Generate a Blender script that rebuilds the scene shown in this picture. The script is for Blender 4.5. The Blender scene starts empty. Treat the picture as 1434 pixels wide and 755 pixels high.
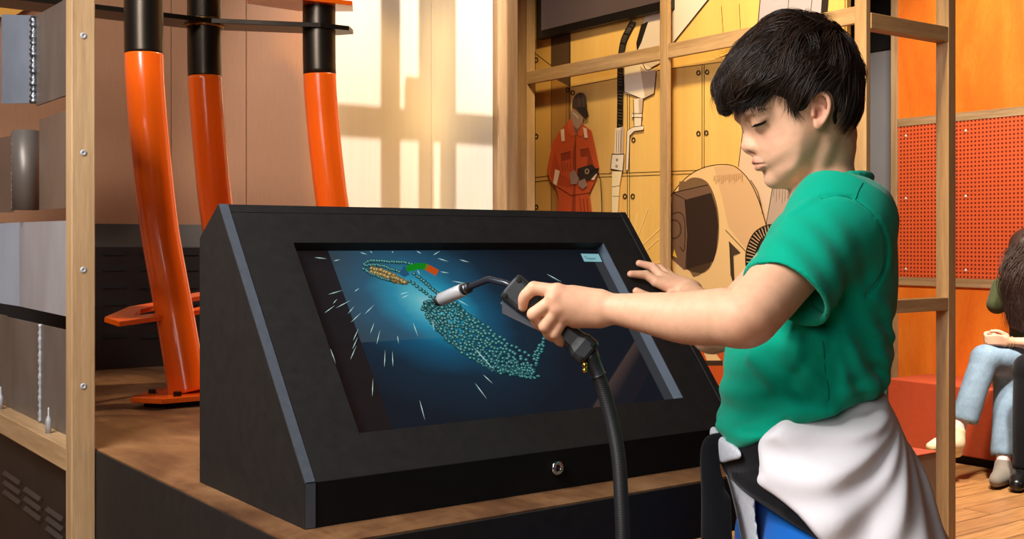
import bpy, bmesh, math, random
import numpy as np
from mathutils import Vector, Matrix

random.seed(7)
rng = np.random.default_rng(7)
SC = bpy.context.scene
COL = SC.collection
CAMZ = 1.22
FPX, CX, HY = 1620.0, 717.0, 340.0
RT = np.array([.809017, -.587785, 0.0])
FW = np.array([.587785, .809017, 0.0])
UP = np.array([0, 0, 1.0])
CAM = np.array([0, 0, CAMZ])
PI = math.pi

def ray(px, py):
    return RT * (px - CX) / FPX + FW + UP * (HY - py) / FPX
def at(px, py, d):
    return CAM + ray(px, py) * d
def onp(px, py, ax, val):
    r = ray(px, py)
    return CAM + r * ((val - CAM[ax]) / r[ax])
def onX(px, py, v): return onp(px, py, 0, v)
def onY(px, py, v): return onp(px, py, 1, v)
def onZ(px, py, v): return onp(px, py, 2, v)

def S(r, g, b):
    def f(c):
        c /= 255.0
        return c / 12.92 if c <= .04045 else ((c + .055) / 1.055) ** 2.4
    return (f(r), f(g), f(b), 1.0)

# ------------------------------------------------------------------ materials
class NT:
    def __init__(s, name):
        s.m = bpy.data.materials.new(name); s.m.use_nodes = True
        s.t = s.m.node_tree; s.n = s.t.nodes; s.l = s.t.links
        s.b = s.n['Principled BSDF']
        s.tc = None
    def coord(s, kind='Object', scale=(1, 1, 1), rot=(0, 0, 0)):
        tc = s.n.new('ShaderNodeTexCoord'); mp = s.n.new('ShaderNodeMapping')
        mp.inputs['Scale'].default_value = scale; mp.inputs['Rotation'].default_value = rot
        s.l.new(tc.outputs[kind], mp.inputs[0]); return mp.outputs[0]
    def noise(s, vec, scale, detail=4, rough=.55, dist=0):
        n = s.n.new('ShaderNodeTexNoise'); s.l.new(vec, n.inputs['Vector'])
        n.inputs['Scale'].default_value = scale; n.inputs['Detail'].default_value = detail
        n.inputs['Roughness'].default_value = rough; n.inputs['Distortion'].default_value = dist
        return n.outputs['Fac']
    def ramp(s, fac, stops, interp='LINEAR'):
        r = s.n.new('ShaderNodeValToRGB'); s.l.new(fac, r.inputs[0])
        cr = r.color_ramp; cr.interpolation = interp
        while len(cr.elements) < len(stops): cr.elements.new(.5)
        for e, (p, c) in zip(cr.elements, stops):
            e.position = p; e.color = c if len(c) == 4 else (*c, 1)
        return r.outputs[0]
    def mix(s, a, b, fac, mode='MIX'):
        m = s.n.new('ShaderNodeMix'); m.data_type = 'RGBA'; m.blend_type = mode
        for sock, v in ((m.inputs[0], fac), (m.inputs[6], a), (m.inputs[7], b)):
            if hasattr(v, 'is_linked'): s.l.new(v, sock)
            else: sock.default_value = v
        return m.outputs[2]
    def math(s, op, a, b=None, c=None, clamp=False):
        m = s.n.new('ShaderNodeMath'); m.operation = op; m.use_clamp = clamp
        for i, v in enumerate((a, b, c)):
            if v is None: continue
            if hasattr(v, 'is_linked'): s.l.new(v, m.inputs[i])
            else: m.inputs[i].default_value = v
        return m.outputs[0]
    def bump(s, h, strength=.2, dist=.002):
        b = s.n.new('ShaderNodeBump'); b.inputs['Strength'].default_value = strength
        b.inputs['Distance'].default_value = dist
        s.l.new(h, b.inputs['Height']); s.l.new(b.outputs[0], s.b.inputs['Normal'])
    def set(s, **k):
        names = dict(col='Base Color', rough='Roughness', metal='Metallic', spec='Specular IOR Level',
                     coat='Coat Weight', coatr='Coat Roughness', emi='Emission Color', emis='Emission Strength',
                     sub='Subsurface Weight', subs='Subsurface Scale', sheen='Sheen Weight', ani='Anisotropic')
        for a, v in k.items():
            sock = s.b.inputs[names[a]]
            if hasattr(v, 'is_linked'): s.l.new(v, sock)
            else: sock.default_value = v
        return s

def sc3(c, k): return (min(c[0] * k, 1), min(c[1] * k, 1), min(c[2] * k, 1), 1)

def plain(name, c, rough=.5, metal=0, var=.12, scale=20, stretch=(1, 1, 1), bump=0, bscale=None, **k):
    t = NT(name); v = t.coord('Object', stretch)
    f = t.noise(v, scale, 5)
    t.set(col=t.ramp(f, [(.3, sc3(c, 1 - var)), (.7, sc3(c, 1 + var))]), rough=rough, metal=metal, **k)
    if bump:
        t.bump(t.noise(v, bscale or scale * 3, 3), bump)
    return t.m

def wood(name, c1, c2, axis=2, scale=14, rough=.5, bump=.12, knots=False, **k):
    t = NT(name)
    st = [1, 1, 1]; st[axis] = .06
    v = t.coord('Object', tuple(st))
    f = t.noise(v, scale, 6, .6, .6)
    f2 = t.noise(v, scale * 9, 3, .6)
    mixf = t.math('ADD', t.math('MULTIPLY', f, .7), t.math('MULTIPLY', f2, .3))
    c = t.ramp(mixf, [(.3, c1), (.5, tuple((a + b) / 2 for a, b in zip(c1, c2))), (.68, c2)])
    t.set(col=c, rough=rough, **k)
    t.bump(mixf, bump, .001)
    return t.m

def attr_mat(name, rough=.5, emis=0, attr='Col', spec=.3, **k):
    t = NT(name); a = t.n.new('ShaderNodeAttribute'); a.attribute_name = attr
    t.set(col=a.outputs['Color'], rough=rough, spec=spec, **k)
    if emis:
        t.set(emi=a.outputs['Color'], emis=emis)
    return t.m

# ------------------------------------------------------------------ objects
def tagit(o, label=None, cat=None, group=None, kind=None):
    if label: o['label'] = label
    if cat: o['category'] = cat
    if group: o['group'] = group
    if kind: o['kind'] = kind
    return o
def empty(name, loc=(0, 0, 0), rz=0, label=None, cat=None, group=None):
    o = bpy.data.objects.new(name, None); COL.objects.link(o)
    o.location = loc; o.rotation_euler = (0, 0, rz); o.empty_display_size = .1
    return tagit(o, label, cat, group)
def link(name, me, mat=None, parent=None, world=True, smooth=None):
    o = bpy.data.objects.new(name, me); COL.objects.link(o)
    if mat is not None:
        for m in (mat if isinstance(mat, (list, tuple)) else [mat]): me.materials.append(m)
    if parent is not None:
        o.parent = parent
        if world:      # mesh given in world coordinates
            bpy.context.view_layer.update()
            M = parent_matrix(parent).inverted()
            me.transform(M)
    if smooth is not None:
        me.polygons.foreach_set('use_smooth', [bool(smooth)] * len(me.polygons))
    return o
def parent_matrix(p):
    M = Matrix.LocRotScale(p.location, p.rotation_euler, p.scale)
    return parent_matrix(p.parent) @ M if p.parent else M

class MB:
    """collects shapes into ONE mesh"""
    def __init__(s): s.v = []; s.f = []; s.sm = []; s.c = []; s.mi = []
    def add(s, vs, fs, smooth=False, col=None, mi=0):
        n = len(s.v); s.v += [tuple(map(float, p)) for p in vs]
        for f in fs: s.f.append(tuple(n + i for i in f)); s.sm.append(smooth); s.mi.append(mi)
        s.c += [col or (1, 1, 1, 1)] * len(vs); return s
    def box(s, lo, hi, **k):
        (a, b, c), (d, e, f) = lo, hi
        v = [(a, b, c), (d, b, c), (d, e, c), (a, e, c), (a, b, f), (d, b, f), (d, e, f), (a, e, f)]
        return s.add(v, [(3, 2, 1, 0), (4, 5, 6, 7), (0, 1, 5, 4), (1, 2, 6, 5), (2, 3, 7, 6), (3, 0, 4, 7)], **k)
    def obox(s, M, hx, hy, hz, **k):
        v = [M @ Vector((x * hx, y * hy, z * hz)) for z in (-1, 1) for (x, y) in ((-1, -1), (1, -1), (1, 1), (-1, 1))]
        return s.add(v, [(3, 2, 1, 0), (4, 5, 6, 7), (0, 1, 5, 4), (1, 2, 6, 5), (2, 3, 7, 6), (3, 0, 4, 7)], **k)
    def prism(s, poly, off, **k):
        """poly: list of 3D points, extruded by off"""
        n = len(poly); off = np.array(off, float)
        v = [np.array(p, float) for p in poly] + [np.array(p, float) + off for p in poly]
        f = [tuple(range(n - 1, -1, -1)), tuple(range(n, 2 * n))]
        f += [(i, (i + 1) % n, n + (i + 1) % n, n + i) for i in range(n)]
        return s.add(v, f, **k)
    def flat(s, poly, **k):
        return s.add(poly, [tuple(range(len(poly)))], **k)
    def tube(s, pts, rad, seg=16, caps=True, smooth=True, ref=None, **k):
        pts = [Vector(p) for p in pts]; n = len(pts)
        if not hasattr(rad, '__len__'): rad = [rad] * n
        u = None; vs = []; fs = []
        for i, p in enumerate(pts):
            t = (pts[min(i + 1, n - 1)] - pts[max(i - 1, 0)])
            if t.length < 1e-9: t = Vector((0, 0, 1))
            t.normalize()
            if u is None:
                u = t.orthogonal().normalized() if ref is None else (Vector(ref) - t * t.dot(Vector(ref))).normalized()
            else:
                u = (u - t * u.dot(t)).normalized()
            w = t.cross(u)
            for j in range(seg):
                a = 2 * PI * j / seg
                vs.append(p + (u * math.cos(a) + w * math.sin(a)) * rad[i])
        for i in range(n - 1):
            for j in range(seg):
                k2 = (j + 1) % seg
                fs.append((i * seg + j, i * seg + k2, (i + 1) * seg + k2, (i + 1) * seg + j))
        s.add(vs, fs, smooth=smooth, **k)
        if caps:
            m = len(s.v) - len(vs)
            for ring in (tuple(range(seg - 1, -1, -1)), tuple(range((n - 1) * seg, n * seg))):
                s.f.append(tuple(m + i for i in ring)); s.sm.append(False); s.mi.append(k.get('mi', 0))
        return s
    def lathe(s, prof, M=Matrix(), seg=24, smooth=True, **k):
        """prof: (r, z)"""
        vs = []; fs = []; n = len(prof)
        for r, z in prof:
            for j in range(seg):
                a = 2 * PI * j / seg
                vs.append(M @ Vector((r * math.cos(a), r * math.sin(a), z)))
        for i in range(n - 1):
            for j in range(seg):
                q = (j + 1) % seg
                fs.append((i * seg + j, i * seg + q, (i + 1) * seg + q, (i + 1) * seg + j))
        s.add(vs, fs, smooth=smooth, **k)
        m = len(s.v) - len(vs)
        for ring in (tuple(range(seg - 1, -1, -1)), tuple(range((n - 1) * seg, n * seg))):
            s.f.append(tuple(m + i for i in ring)); s.sm.append(False); s.mi.append(k.get('mi', 0))
        return s
    def build(s, name, mat=None, parent=None, bevel=0, world=True, bseg=2, attr=False):
        me = bpy.data.meshes.new(name)
        me.from_pydata(s.v, [], s.f)
        me.polygons.foreach_set('use_smooth', s.sm)
        if any(s.mi): me.polygons.foreach_set('material_index', s.mi)
        if attr:
            ca = me.color_attributes.new('Col', 'FLOAT_COLOR', 'POINT')
            ca.data.foreach_set('color', [x for c in s.c for x in c])
        me.update()
        o = link(name, me, mat, parent, world)
        if bevel:
            b = o.modifiers.new('bevel', 'BEVEL'); b.width = bevel; b.segments = bseg
            b.limit_method = 'ANGLE'; b.angle_limit = math.radians(40)
        return o

def frame_to(p, z, x=None):
    """matrix whose local z looks along z, at p"""
    z = Vector(z).normalized()
    x = Vector(x) if x is not None else z.orthogonal()
    x = (x - z * x.dot(z)).normalized(); y = z.cross(x)
    return Matrix(((x.x, y.x, z.x, p[0]), (x.y, y.y, z.y, p[1]), (x.z, y.z, z.z, p[2]), (0, 0, 0, 1)))

def catmull(pts, n=8):
    P = [np.array(p, float) for p in pts]; P = [2 * P[0] - P[1]] + P + [2 * P[-1] - P[-2]]
    out = []
    for i in range(1, len(P) - 2):
        a, b, c, d = P[i - 1:i + 3]
        for k in range(n):
            t = k / n
            out.append(.5 * (2 * b + (c - a) * t + (2 * a - 5 * b + 4 * c - d) * t * t + (3 * b - a - 3 * c + d) * t ** 3))
    out.append(P[-2]); return out
def closed_smooth(pts, n=6):
    P = [np.array(p, float) for p in pts]; m = len(P); out = []
    for i in range(m):
        a, b, c, d = P[(i - 1) % m], P[i], P[(i + 1) % m], P[(i + 2) % m]
        for k in range(n):
            t = k / n
            out.append(.5 * (2 * b + (c - a) * t + (2 * a - 5 * b + 4 * c - d) * t * t + (3 * b - a - 3 * c + d) * t ** 3))
    return out
# ------------------------------------------------------------------ camera
cam = bpy.data.cameras.new('camera'); co = bpy.data.objects.new('camera', cam); COL.objects.link(co)
co.location = CAM; co.rotation_euler = (PI / 2, 0, -math.radians(36))
cam.sensor_width = 36; cam.lens = FPX / 1434 * 36; cam.shift_y = -(377.5 - HY) / 1434
cam.clip_start = .05
SC.camera = co
SC.view_settings.view_transform = 'Standard'; SC.view_settings.look = 'None'
SC.view_settings.exposure = 0; SC.view_settings.gamma = 1; SC.view_settings.use_curve_mapping = False

# ------------------------------------------------------------------ materials
OAK1, OAK2 = S(148, 114, 78), S(202, 168, 126)
m_oak = {a: wood('oak_%d' % a, OAK1, OAK2, a, 26) for a in (0, 1, 2)}
m_ply = wood('birch_plywood', S(226, 210, 188), S(240, 227, 208), 2, 5, .55, .03)
m_brown = plain('brown_painted_panel', S(158, 114, 82), .7, var=.05, scale=60, stretch=(3, 3, .3), bump=.05)
m_black = plain('black_powder_coat', S(23, 21, 20), .62, var=.25, scale=55, bump=.06, bscale=500, spec=.35)
m_blackedge = plain('grey_cut_edge', S(70, 75, 84), .42, var=.1, scale=80)
m_dark = plain('black_steel_sheet', S(26, 24, 22), .5, var=.3, scale=12, spec=.4)
m_void = plain('slot_shadow', S(9, 9, 9), .9, var=.1)
m_orange = plain('orange_gloss_paint', S(250, 100, 18), .22, var=.04, scale=4, coat=.6, coatr=.08)
m_rawtube = plain('bare_dark_steel', S(66, 58, 50), .33, .85, var=.25, scale=9, stretch=(1, 1, .25))
m_steel = plain('brushed_steel', S(178, 180, 186), .4, .3, var=.14, scale=7, stretch=(1, 1, .5), bump=.03, bscale=200)
m_steel_d = plain('dark_mill_steel', S(112, 104, 98), .42, .35, var=.25, scale=9, stretch=(1, 1, .35))
m_weld = plain('weld_bead_steel', S(120, 124, 132), .3, .9, var=.5, scale=120, bump=.5, bscale=260)
m_chrome = plain('polished_chrome', S(200, 200, 202), .18, 1, var=.05)
m_greywall = plain('grey_painted_wall', S(150, 150, 156), .8, var=.04, scale=5)
m_blackwall = plain('black_painted_wall', S(14, 13, 12), .9, var=.2)
m_red = plain('red_brown_bench', S(176, 70, 36), .6, var=.06, scale=30)
m_boxgrey = plain('grey_brown_laminate', S(120, 100, 84), .6, var=.08, scale=20)
def orange_ply():
    t = NT('orange_stained_plywood'); v = t.coord('Object', (1, 1, .35))
    f = t.noise(v, 4, 6, .6, .8); f2 = t.noise(v, 60, 2)
    k = t.math('ADD', t.math('MULTIPLY', f, .8), t.math('MULTIPLY', f2, .2))
    t.set(col=t.ramp(k, [(.3, S(226, 104, 28)), (.52, S(240, 126, 34)), (.7, S(246, 146, 50))]), rough=.5)
    return t.m
m_orangeply = orange_ply()
def perforated():
    t = NT('perforated_orange_panel'); v = t.coord('Object')
    sep = t.n.new('ShaderNodeSeparateXYZ'); t.l.new(v, sep.inputs[0])
    def cell(s):
        return t.math('SUBTRACT', t.math('FRACT', t.math('MULTIPLY', s, 1 / .024)), .5)
    a, b = cell(sep.outputs['Y']), cell(sep.outputs['Z'])
    r = t.math('SQRT', t.math('ADD', t.math('MULTIPLY', a, a), t.math('MULTIPLY', b, b)))
    hole = t.math('LESS_THAN', r, .27)
    t.set(col=t.mix(S(232, 98, 50), S(120, 36, 10), hole), rough=.55)
    return t.m
m_perf = perforated()
def rusty():
    t = NT('rust_brown_worktop'); v = t.coord('Object', (1, 1.0, 1))
    f = t.noise(v, 3.2, 8, .62, 1.4); f2 = t.noise(t.coord('Object', (3, .8, 1)), 8, 6, .6, .6)
    k = t.math('ADD', t.math('MULTIPLY', f, .65), t.math('MULTIPLY', f2, .35))
    t.set(col=t.ramp(k, [(.28, S(62, 38, 24)), (.45, S(100, 66, 40)), (.58, S(132, 94, 60)), (.75, S(160, 122, 84))]),
          rough=.5, metal=.1)
    t.bump(k, .1)
    return t.m
m_rust = rusty()
def planks():
    t = NT('oak_plank_floor')
    v = t.coord('Object', (1, 1, 1), (0, 0, 0))
    br = t.n.new('ShaderNodeTexBrick'); t.l.new(v, br.inputs['Vector'])
    br.inputs['Scale'].default_value = 1; br.inputs['Brick Width'].default_value = 1.6; br.inputs['Row Height'].default_value = .14
    br.inputs['Mortar Size'].default_value = .003; br.inputs['Bias'].default_value = 0
    br.inputs['Color1'].default_value = S(182, 130, 78); br.inputs['Color2'].default_value = S(206, 154, 96)
    br.inputs['Mortar'].default_value = S(96, 62, 34)
    g = t.noise(t.coord('Object', (.5, 8, 1)), 8, 5, .6, .5)
    t.set(col=t.mix(br.outputs['Color'], t.ramp(g, [(.3, S(190, 180, 170)), (.7, S(255, 255, 255))]), 1.0, 'MULTIPLY'), rough=.42)
    return t.m
m_floor = planks()

# ------------------------------------------------------------------ the room
def wall(name, lo, hi, m):
    o = MB().box(lo, hi).build(name, m); o['kind'] = 'structure'; return o
wall('floor', (-3, -3, -.1), (6.7, 8.2, 0), m_floor)
wall('ceiling', (-3, -3, 3.6), (6.7, 8.2, 3.7), m_blackwall)
wall('wall_front', (-3, -3.1, 0), (6.3, -3, 3.6), m_blackwall)
wall('wall_left', (-3.1, -3, 0), (-3, 8.2, 3.6), m_blackwall)
wall('wall_far', (-3, 8.1, 0), (6.7, 8.2, 3.6), m_blackwall)
YW = 3.40
# brown panelled partition behind the platform and its plywood end
b = MB()
xs = [-.6, .05, .42]
seams = [onY(240, 200, YW)[0], onY(345, 200, YW)[0], onY(449, 200, YW)[0]]
xs = [-1.2, -.3] + [.45] + seams
for a, c in zip(xs[:-1], xs[1:]):
    b.box((a + .001, YW, 0), (c - .001, YW + .06, 3.3))
o = b.build('wall_back', m_brown, bevel=.001); o['kind'] = 'structure'
XP = 2.385
b = MB()
x0 = seams[-1]; x1 = onY(604, 200, YW)[0]
b.box((x0 + .001, YW, 0), (x1 - .0008, YW + .06, 3.3)); b.box((x1 + .0008, YW, 0), (XP, YW + .06, 3.3))
o = b.build('wall_plywood', m_ply, bevel=.001); o['kind'] = 'structure'
# plywood strip high on the left, yellow lamplight put into its colour
p = onY(60, 14, YW)
pl = MB().prism([onY(-120, 60, YW - .03), onY(-4, 24, YW - .03), onY(22, 21, YW - .03), onY(56, 0, YW - .03), onY(150, -60, YW - .03), onY(-120, -60, YW - .03)], (0, .03, 0)).build('lit_wall_strip', wood('lamplit_plywood', S(190, 130, 50), S(224, 164, 72), 0, 6))
tagit(pl, 'yellow plywood strip for a lit patch of the brown wall, top left corner', 'panel')

XO = 6.15
YE = onX(1258, 300, XO)[1]
def zt(py, px=1258): return onX(px, py, XO)[2]
# right hand wall: stained plywood with oak trims and a perforated panel
zA, zB = zt(178), zt(388)
o = wall('wall_right', (XO, -3, 0), (XO + .1, YE, 3.6), m_orangeply)
TR = .05
o = MB().box((XO - .012, -3, zA), (XO - .0005, YE - .001, zA + TR)).build('trim_1', m_oak[1], bevel=.002); o['kind'] = 'structure'
o = MB().box((XO - .012, -3, zB - TR), (XO - .0005, YE - .001, zB)).build('trim_2', m_oak[1], bevel=.002); o['kind'] = 'structure'
o = MB().box((XO - .014, YE, 0), (XO + .1, YE + .045, 3.6)).build('trim_3', m_oak[2], bevel=.002); o['kind'] = 'structure'
yj = onX(1328, 300, XO)[1]
m_rivet = plain('pale_rivet', S(236, 220, 204), .4)
pan = empty('perforated_panel', (XO, (YE + 0) / 2, zB), label='orange perforated sheet between oak strips on the right wall', cat='panel')
MB().box((XO - .008, -2.5, zB + .002), (XO - .0006, YE - .004, zA - .002)).build('sheet', m_perf, pan)
for yy in (YE - .06, yj - .12, yj - 1.2):
    for zz in (zA - .06, (zA + zB) / 2 + .02, zB + .05):
        MB().lathe([(.009, 0), (.009, .003), (.004, .005)], frame_to((XO - .008, yy, zz), (-1, 0, 0)), 12).build('rivet', m_rivet, pan)
# grey wall beyond the end of the orange wall, black above it
XG = 6.6
zg = onX(1240, 70, XG)[2]
wall('wall_grey', (XG, YE + .05, 0), (XG + .1, 8.1, zg), m_greywall)
wall('wall_fascia', (XG - .02, YE + .05, zg + .001), (XG + .1, 8.1, 3.6), m_blackwall)
tp = MB().box((XG - .06, onX(1256, 500, XG - .06)[1], 0), (XG - .03, onX(1241, 500, XG - .06)[1], onX(1248, 466, XG - .06)[2])).build('teal_board', plain('teal_board', S(40, 96, 92), .6), bevel=.004)
tagit(tp, 'narrow teal board standing by the grey wall behind the bench end', 'board')

# bench along the right wall
XB = 5.73; YB = onX(1243, 525, XB)[1]
bench = empty('bench', ((XB + XO) / 2, 1.5, 0), label='long red-brown box bench along the orange wall', cat='bench')
MB().box((XB, -2.2, .05), (XO - .016, YB, .43)).build('bench_body', m_red, bench, bevel=.006)
MB().box((XB + .04, -2.2, 0), (XO - .02, YB - .03, .05)).build('plinth', m_void, bench)

# low plinth box seen past the boy
bx = empty('low_box', tuple(onZ(1262, 800, 0)), label='low grey-brown box stool with reddish top behind the timber post', cat='stool')
c = at(1312, 632, 4.45)
MB().box((c[0] - .42, c[1] - .0, 0), (c[0], c[1] + .42, c[2] - .006)).build('body', m_boxgrey, bx, bevel=.003)
MB().box((c[0] - .422, c[1] - .002, c[2] - .006), (c[0] + .002, c[1] + .422, c[2])).build('top', m_red, bx, bevel=.002)

# ------------------------------------------------------------------ timber frame with the mural
XM = 3.10
T = .045
fr = empty('timber_frame', (XM, 3.2, 0), label='oak lattice frame in front of the printed workshop mural', cat='frame')
def ypos(px): return onX(px, 200, XM)[1]
yA, yM_, yB = onX(738, 200, XM)[1], onX(929.5, 200, XM)[1], onX(1197, 200, XM)[1]
zr = onX(738, 118, XM)[2]; zr2 = zr + .056
HT = 3.5
MB().box((XM, yA, 0), (XM + T, yA + .11, HT)).build('post', m_oak[2], fr, bevel=.002)
MB().box((XM, yM_ - .022, 0), (XM + .018, yM_ + .022, HT)).build('post', m_oak[2], fr, bevel=.002)
MB().box((XM - .002, yB - .046, 0), (XM + .02, yB, HT)).build('post', m_oak[2], fr, bevel=.002)
MB().box((XM, yM_ + T / 2, zr), (XM + .02, yA, zr2)).build('rail', m_oak[1], fr, bevel=.002)
MB().box((XM, yB, zr), (XM + .02, yM_ - T / 2, zr2)).build('rail', m_oak[1], fr, bevel=.002)
zk = .13
MB().box((XM, yB, 0), (XM + T, yM_ - T / 2, zk)).build('bottom_rail', m_oak[1], fr, bevel=.002)
MB().box((XM, yM_ + T / 2, 0), (XM + T, yA, zk)).build('bottom_rail', m_oak[1], fr, bevel=.002)
# the return towards the right
yR = yB - .05
xC = onY(1328.5, 200, yR)[0]
MB().box((xC, yR, 0), (xC + .042, yR + .05, HT)).build('post', m_oak[2], fr, bevel=.002)
zt1, zt0 = onY(1222, 17.5, yR)[2], onY(1222, 39.7, yR)[2]
MB().box((XM + .0205, yR + .001, zt0), (xC, yR + .046, zt1)).build('rail', m_oak[0], fr, bevel=.002)
z1, z0 = onY(1300, 418, yR)[2], onY(1300, 436.5, yR)[2]
MB().box((XM + .0205, yR + .001, z0), (xC, yR + .046, z1)).build('rail', m_oak[0], fr, bevel=.002)

# heavy post at the end of the plywood wall
pA = MB().box((XP + .001, YW - .03, 0), (XP + .09, YW + .04, HT)).build('oak_post', m_oak[2], bevel=.003)
tagit(pA, 'thick oak post at the right end of the pale plywood wall', 'post')
# black-out partition between the plywood wall and the mural frame
wall('wall_niche', (XP + .002, YW + .045, 0), (XP + .06, 4.5, HT), m_brown)
wall('wall_return', (XP + .062, 4.42, 0), (XM - .002, 4.5, HT), m_brown)
# ------------------------------------------------------------------ platform
ZP = CAMZ - .36
PX0, PY0 = .596, 1.243
pf = empty('platform', (1.2, 2.3, 0), label='rust-brown topped black steel platform carrying the console and tubes', cat='platform')
MB().box((PX0 + .004, PY0 + .004, ZP - .004), (1.5, YW - .002, ZP)).build('top_sheet', m_rust, pf)
fx = MB()
fx.box((PX0, PY0, ZP - .085), (1.5, PY0 + .004, ZP - .002)); fx.box((PX0 + .004, PY0 + .004, ZP - .085), (1.5, YW - .002, ZP - .0045))
fx.build('apron', m_black, pf, bevel=.0012)
MB().box((PX0, PY0 + .0045, 0), (PX0 + .0035, YW - .003, ZP - .002)).build('side_panel', m_black, pf)
MB().box((PX0 + .004, PY0 + .3, 0), (1.05, YW - .003, ZP - .086)).build('pedestal', m_black, pf, bevel=.002)
MB().box((1.2, YW - .4, 0), (1.48, YW - .003, ZP - .086)).build('pedestal', m_black, pf, bevel=.002)

# louvred housing at the back of the platform
lv = empty('louvred_housing', (1.2, 3.3, ZP), label='black slotted housing along the back of the platform', cat='cabinet')
zl = onY(200, 346, 3.33)[2]; zl2 = onY(200, 314, YW - .01)[2]
MB().box((PX0 + .02, 3.33, ZP), (1.46, YW - .002, zl)).build('body', m_dark, lv, bevel=.002)
MB().prism([(PX0 + .02, 3.335, zl + .0005), (PX0 + .02, YW - .004, zl + .0005), (PX0 + .02, YW - .004, zl2)], (.84, 0, 0)).build('sloping_top', plain('grey_brown_ledge', S(56, 48, 38), .6), lv)
for px in (160, 212, 262):
    for py in (355, 377, 402, 426, 450, 472):
        a = onY(px - 16, py, 3.328); c = onY(px + 16, py, 3.328)
        g = MB(); zc = a[2]
        g.box((a[0], 3.3265, zc - .005), (c[0], 3.3298, zc + .005))
        g.build('slot', m_void, lv)

# ------------------------------------------------------------------ console with the screen
KX0, KX1 = .642, .642 + .787
kp = [(1.325, ZP), (1.683, ZP), (1.683, CAMZ + .0075), (1.609, CAMZ + .057), (1.325, CAMZ - .302)]
ks = empty('welding_console', ((KX0 + KX1) / 2, 1.5, ZP), label='black sloping welding simulator console with a touch screen on the platform', cat='console')
PT = .015
for x in (KX0, KX1 - PT):
    MB().prism([(x, y, z) for y, z in kp], (PT, 0, 0)).build('side_panel', m_black, ks, bevel=.0012)
# bright cut edges of the near side panel
ea = np.array([KX0, 1.325, CAMZ - .302]); eb = np.array([KX0, 1.609, CAMZ + .057])
sdir = (eb - ea) / np.linalg.norm(eb - ea); ndir = np.cross([1, 0, 0], sdir)   # outward normal
if ndir[1] > 0: ndir = -ndir
def face(x, s, n=0): return ea + np.array([x, 0, 0]) + sdir * s + ndir * n
L = np.linalg.norm(eb - ea)
e = MB(); w = .0004
q = [face(.0012, .001, w), face(PT - .0005, .001, w), face(PT - .0005, L - .001, w), face(.0012, L - .001, w)]
e.prism(q, -ndir * w)
e.prism([(KX0 + .0012, 1.325 - w, ZP + .001), (KX0 + PT - .0005, 1.325 - w, ZP + .001), (KX0 + PT - .0005, 1.325 - w, CAMZ - .303), (KX0 + .0012, 1.325 - w, CAMZ - .303)], (0, w, 0))
o = e.build('panel_edge', m_blackedge, ks); o['label'] = 'grey cut edge of the side panel'
# front plate with the screen opening
OX0, OX1, OS0, OS1, OD = .098, .696, .063, .386, .021
f = MB()
def slab(x0, x1, s0, s1, n0, n1):
    f.prism([face(x0, s0, n0), face(x1, s0, n0), face(x1, s1, n0), face(x0, s1, n0)], ndir * (n1 - n0))
W = KX1 - KX0
NB = -.001
slab(PT, W - PT, 0, OS0, -OD - .004, NB); slab(PT, W - PT, OS1, L - .001, -OD - .004, NB)
slab(PT, OX0, OS0, OS1, -OD - .004, NB); slab(OX1, W - PT, OS0, OS1, -OD - .004, NB)
f.build('front_plate', m_black, ks)
rv = MB()
rv.prism([face(OX1 - .001, OS0, NB - .0005), face(OX1 - .001, OS1, NB - .0005), face(OX1 - .001, OS1, -OD), face(OX1 - .001, OS0, -OD)], (.0008, 0, 0))
o = rv.build('recess_lip', plain('blue_grey_lip', S(74, 84, 98), .35, var=.08), ks); o['label'] = 'lighter inner lip of the screen recess'
g = MB()
g.box((KX0 + PT, 1.326, ZP), (KX1 - PT, 1.34, CAMZ - .302))
g.build('toe_plate', plain('shaded_black_toe', S(15, 14, 14), .7, spec=.15), ks)  # blacker than the casing: the toe's shade is put into its colour
MB().prism([(KX0 + PT, 1.675, ZP), (KX0 + PT, 1.683, ZP), (KX0 + PT, 1.683, CAMZ + .0075), (KX0 + PT, 1.609, CAMZ + .056), (KX0 + PT, 1.600, CAMZ + .045), (KX0 + PT, 1.675, CAMZ + .002)], (W - 2 * PT, 0, 0)).build('back_plate', m_black, ks)
lk = onY(779, 655, 1.326)
M = frame_to(lk, (0, -1, 0))
lo = MB().lathe([(.0105, 0), (.0105, .004), (.009, .0055), (.0052, .0058), (.0050, .0035), (.0005, .0035)], M, 28).build('key_lock', m_chrome, ks)
MB().lathe([(.0032, .0036), (.0032, .0052), (.0005, .0052)], M, 16).build('keyhole', m_void, lo)

# the lit display
dsp = [face(OX0, OS0, -OD), face(OX1 - .001, OS0, -OD), face(OX1 - .001, OS1, -OD), face(OX0, OS1, -OD)]
me = bpy.data.meshes.new('display')
vv = [tuple(p) for p in dsp] + [tuple(p - ndir * .003) for p in dsp]
me.from_pydata(vv, [], [(0, 1, 2, 3), (7, 6, 5, 4), (0, 4, 5, 1), (1, 5, 6, 2), (2, 6, 7, 3), (3, 7, 4, 0)])
uv = me.uv_layers.new(name='UVMap')
crn = {0: (0, 0), 1: (1, 0), 2: (1, 1), 3: (0, 1)}
for lp in me.loops: uv.data[lp.index].uv = crn[lp.vertex_index % 4]
DW, DH = OX1 - OX0, OS1 - OS0
def scr(px, py):
    r = ray(px, py); o0 = ea + ndir * (-OD)
    t = ((o0 - CAM) @ ndir) / (r @ ndir); p = CAM + r * t - o0
    return (p[0] - OX0) / DW, ((p @ sdir) - OS0) / DH
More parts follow.
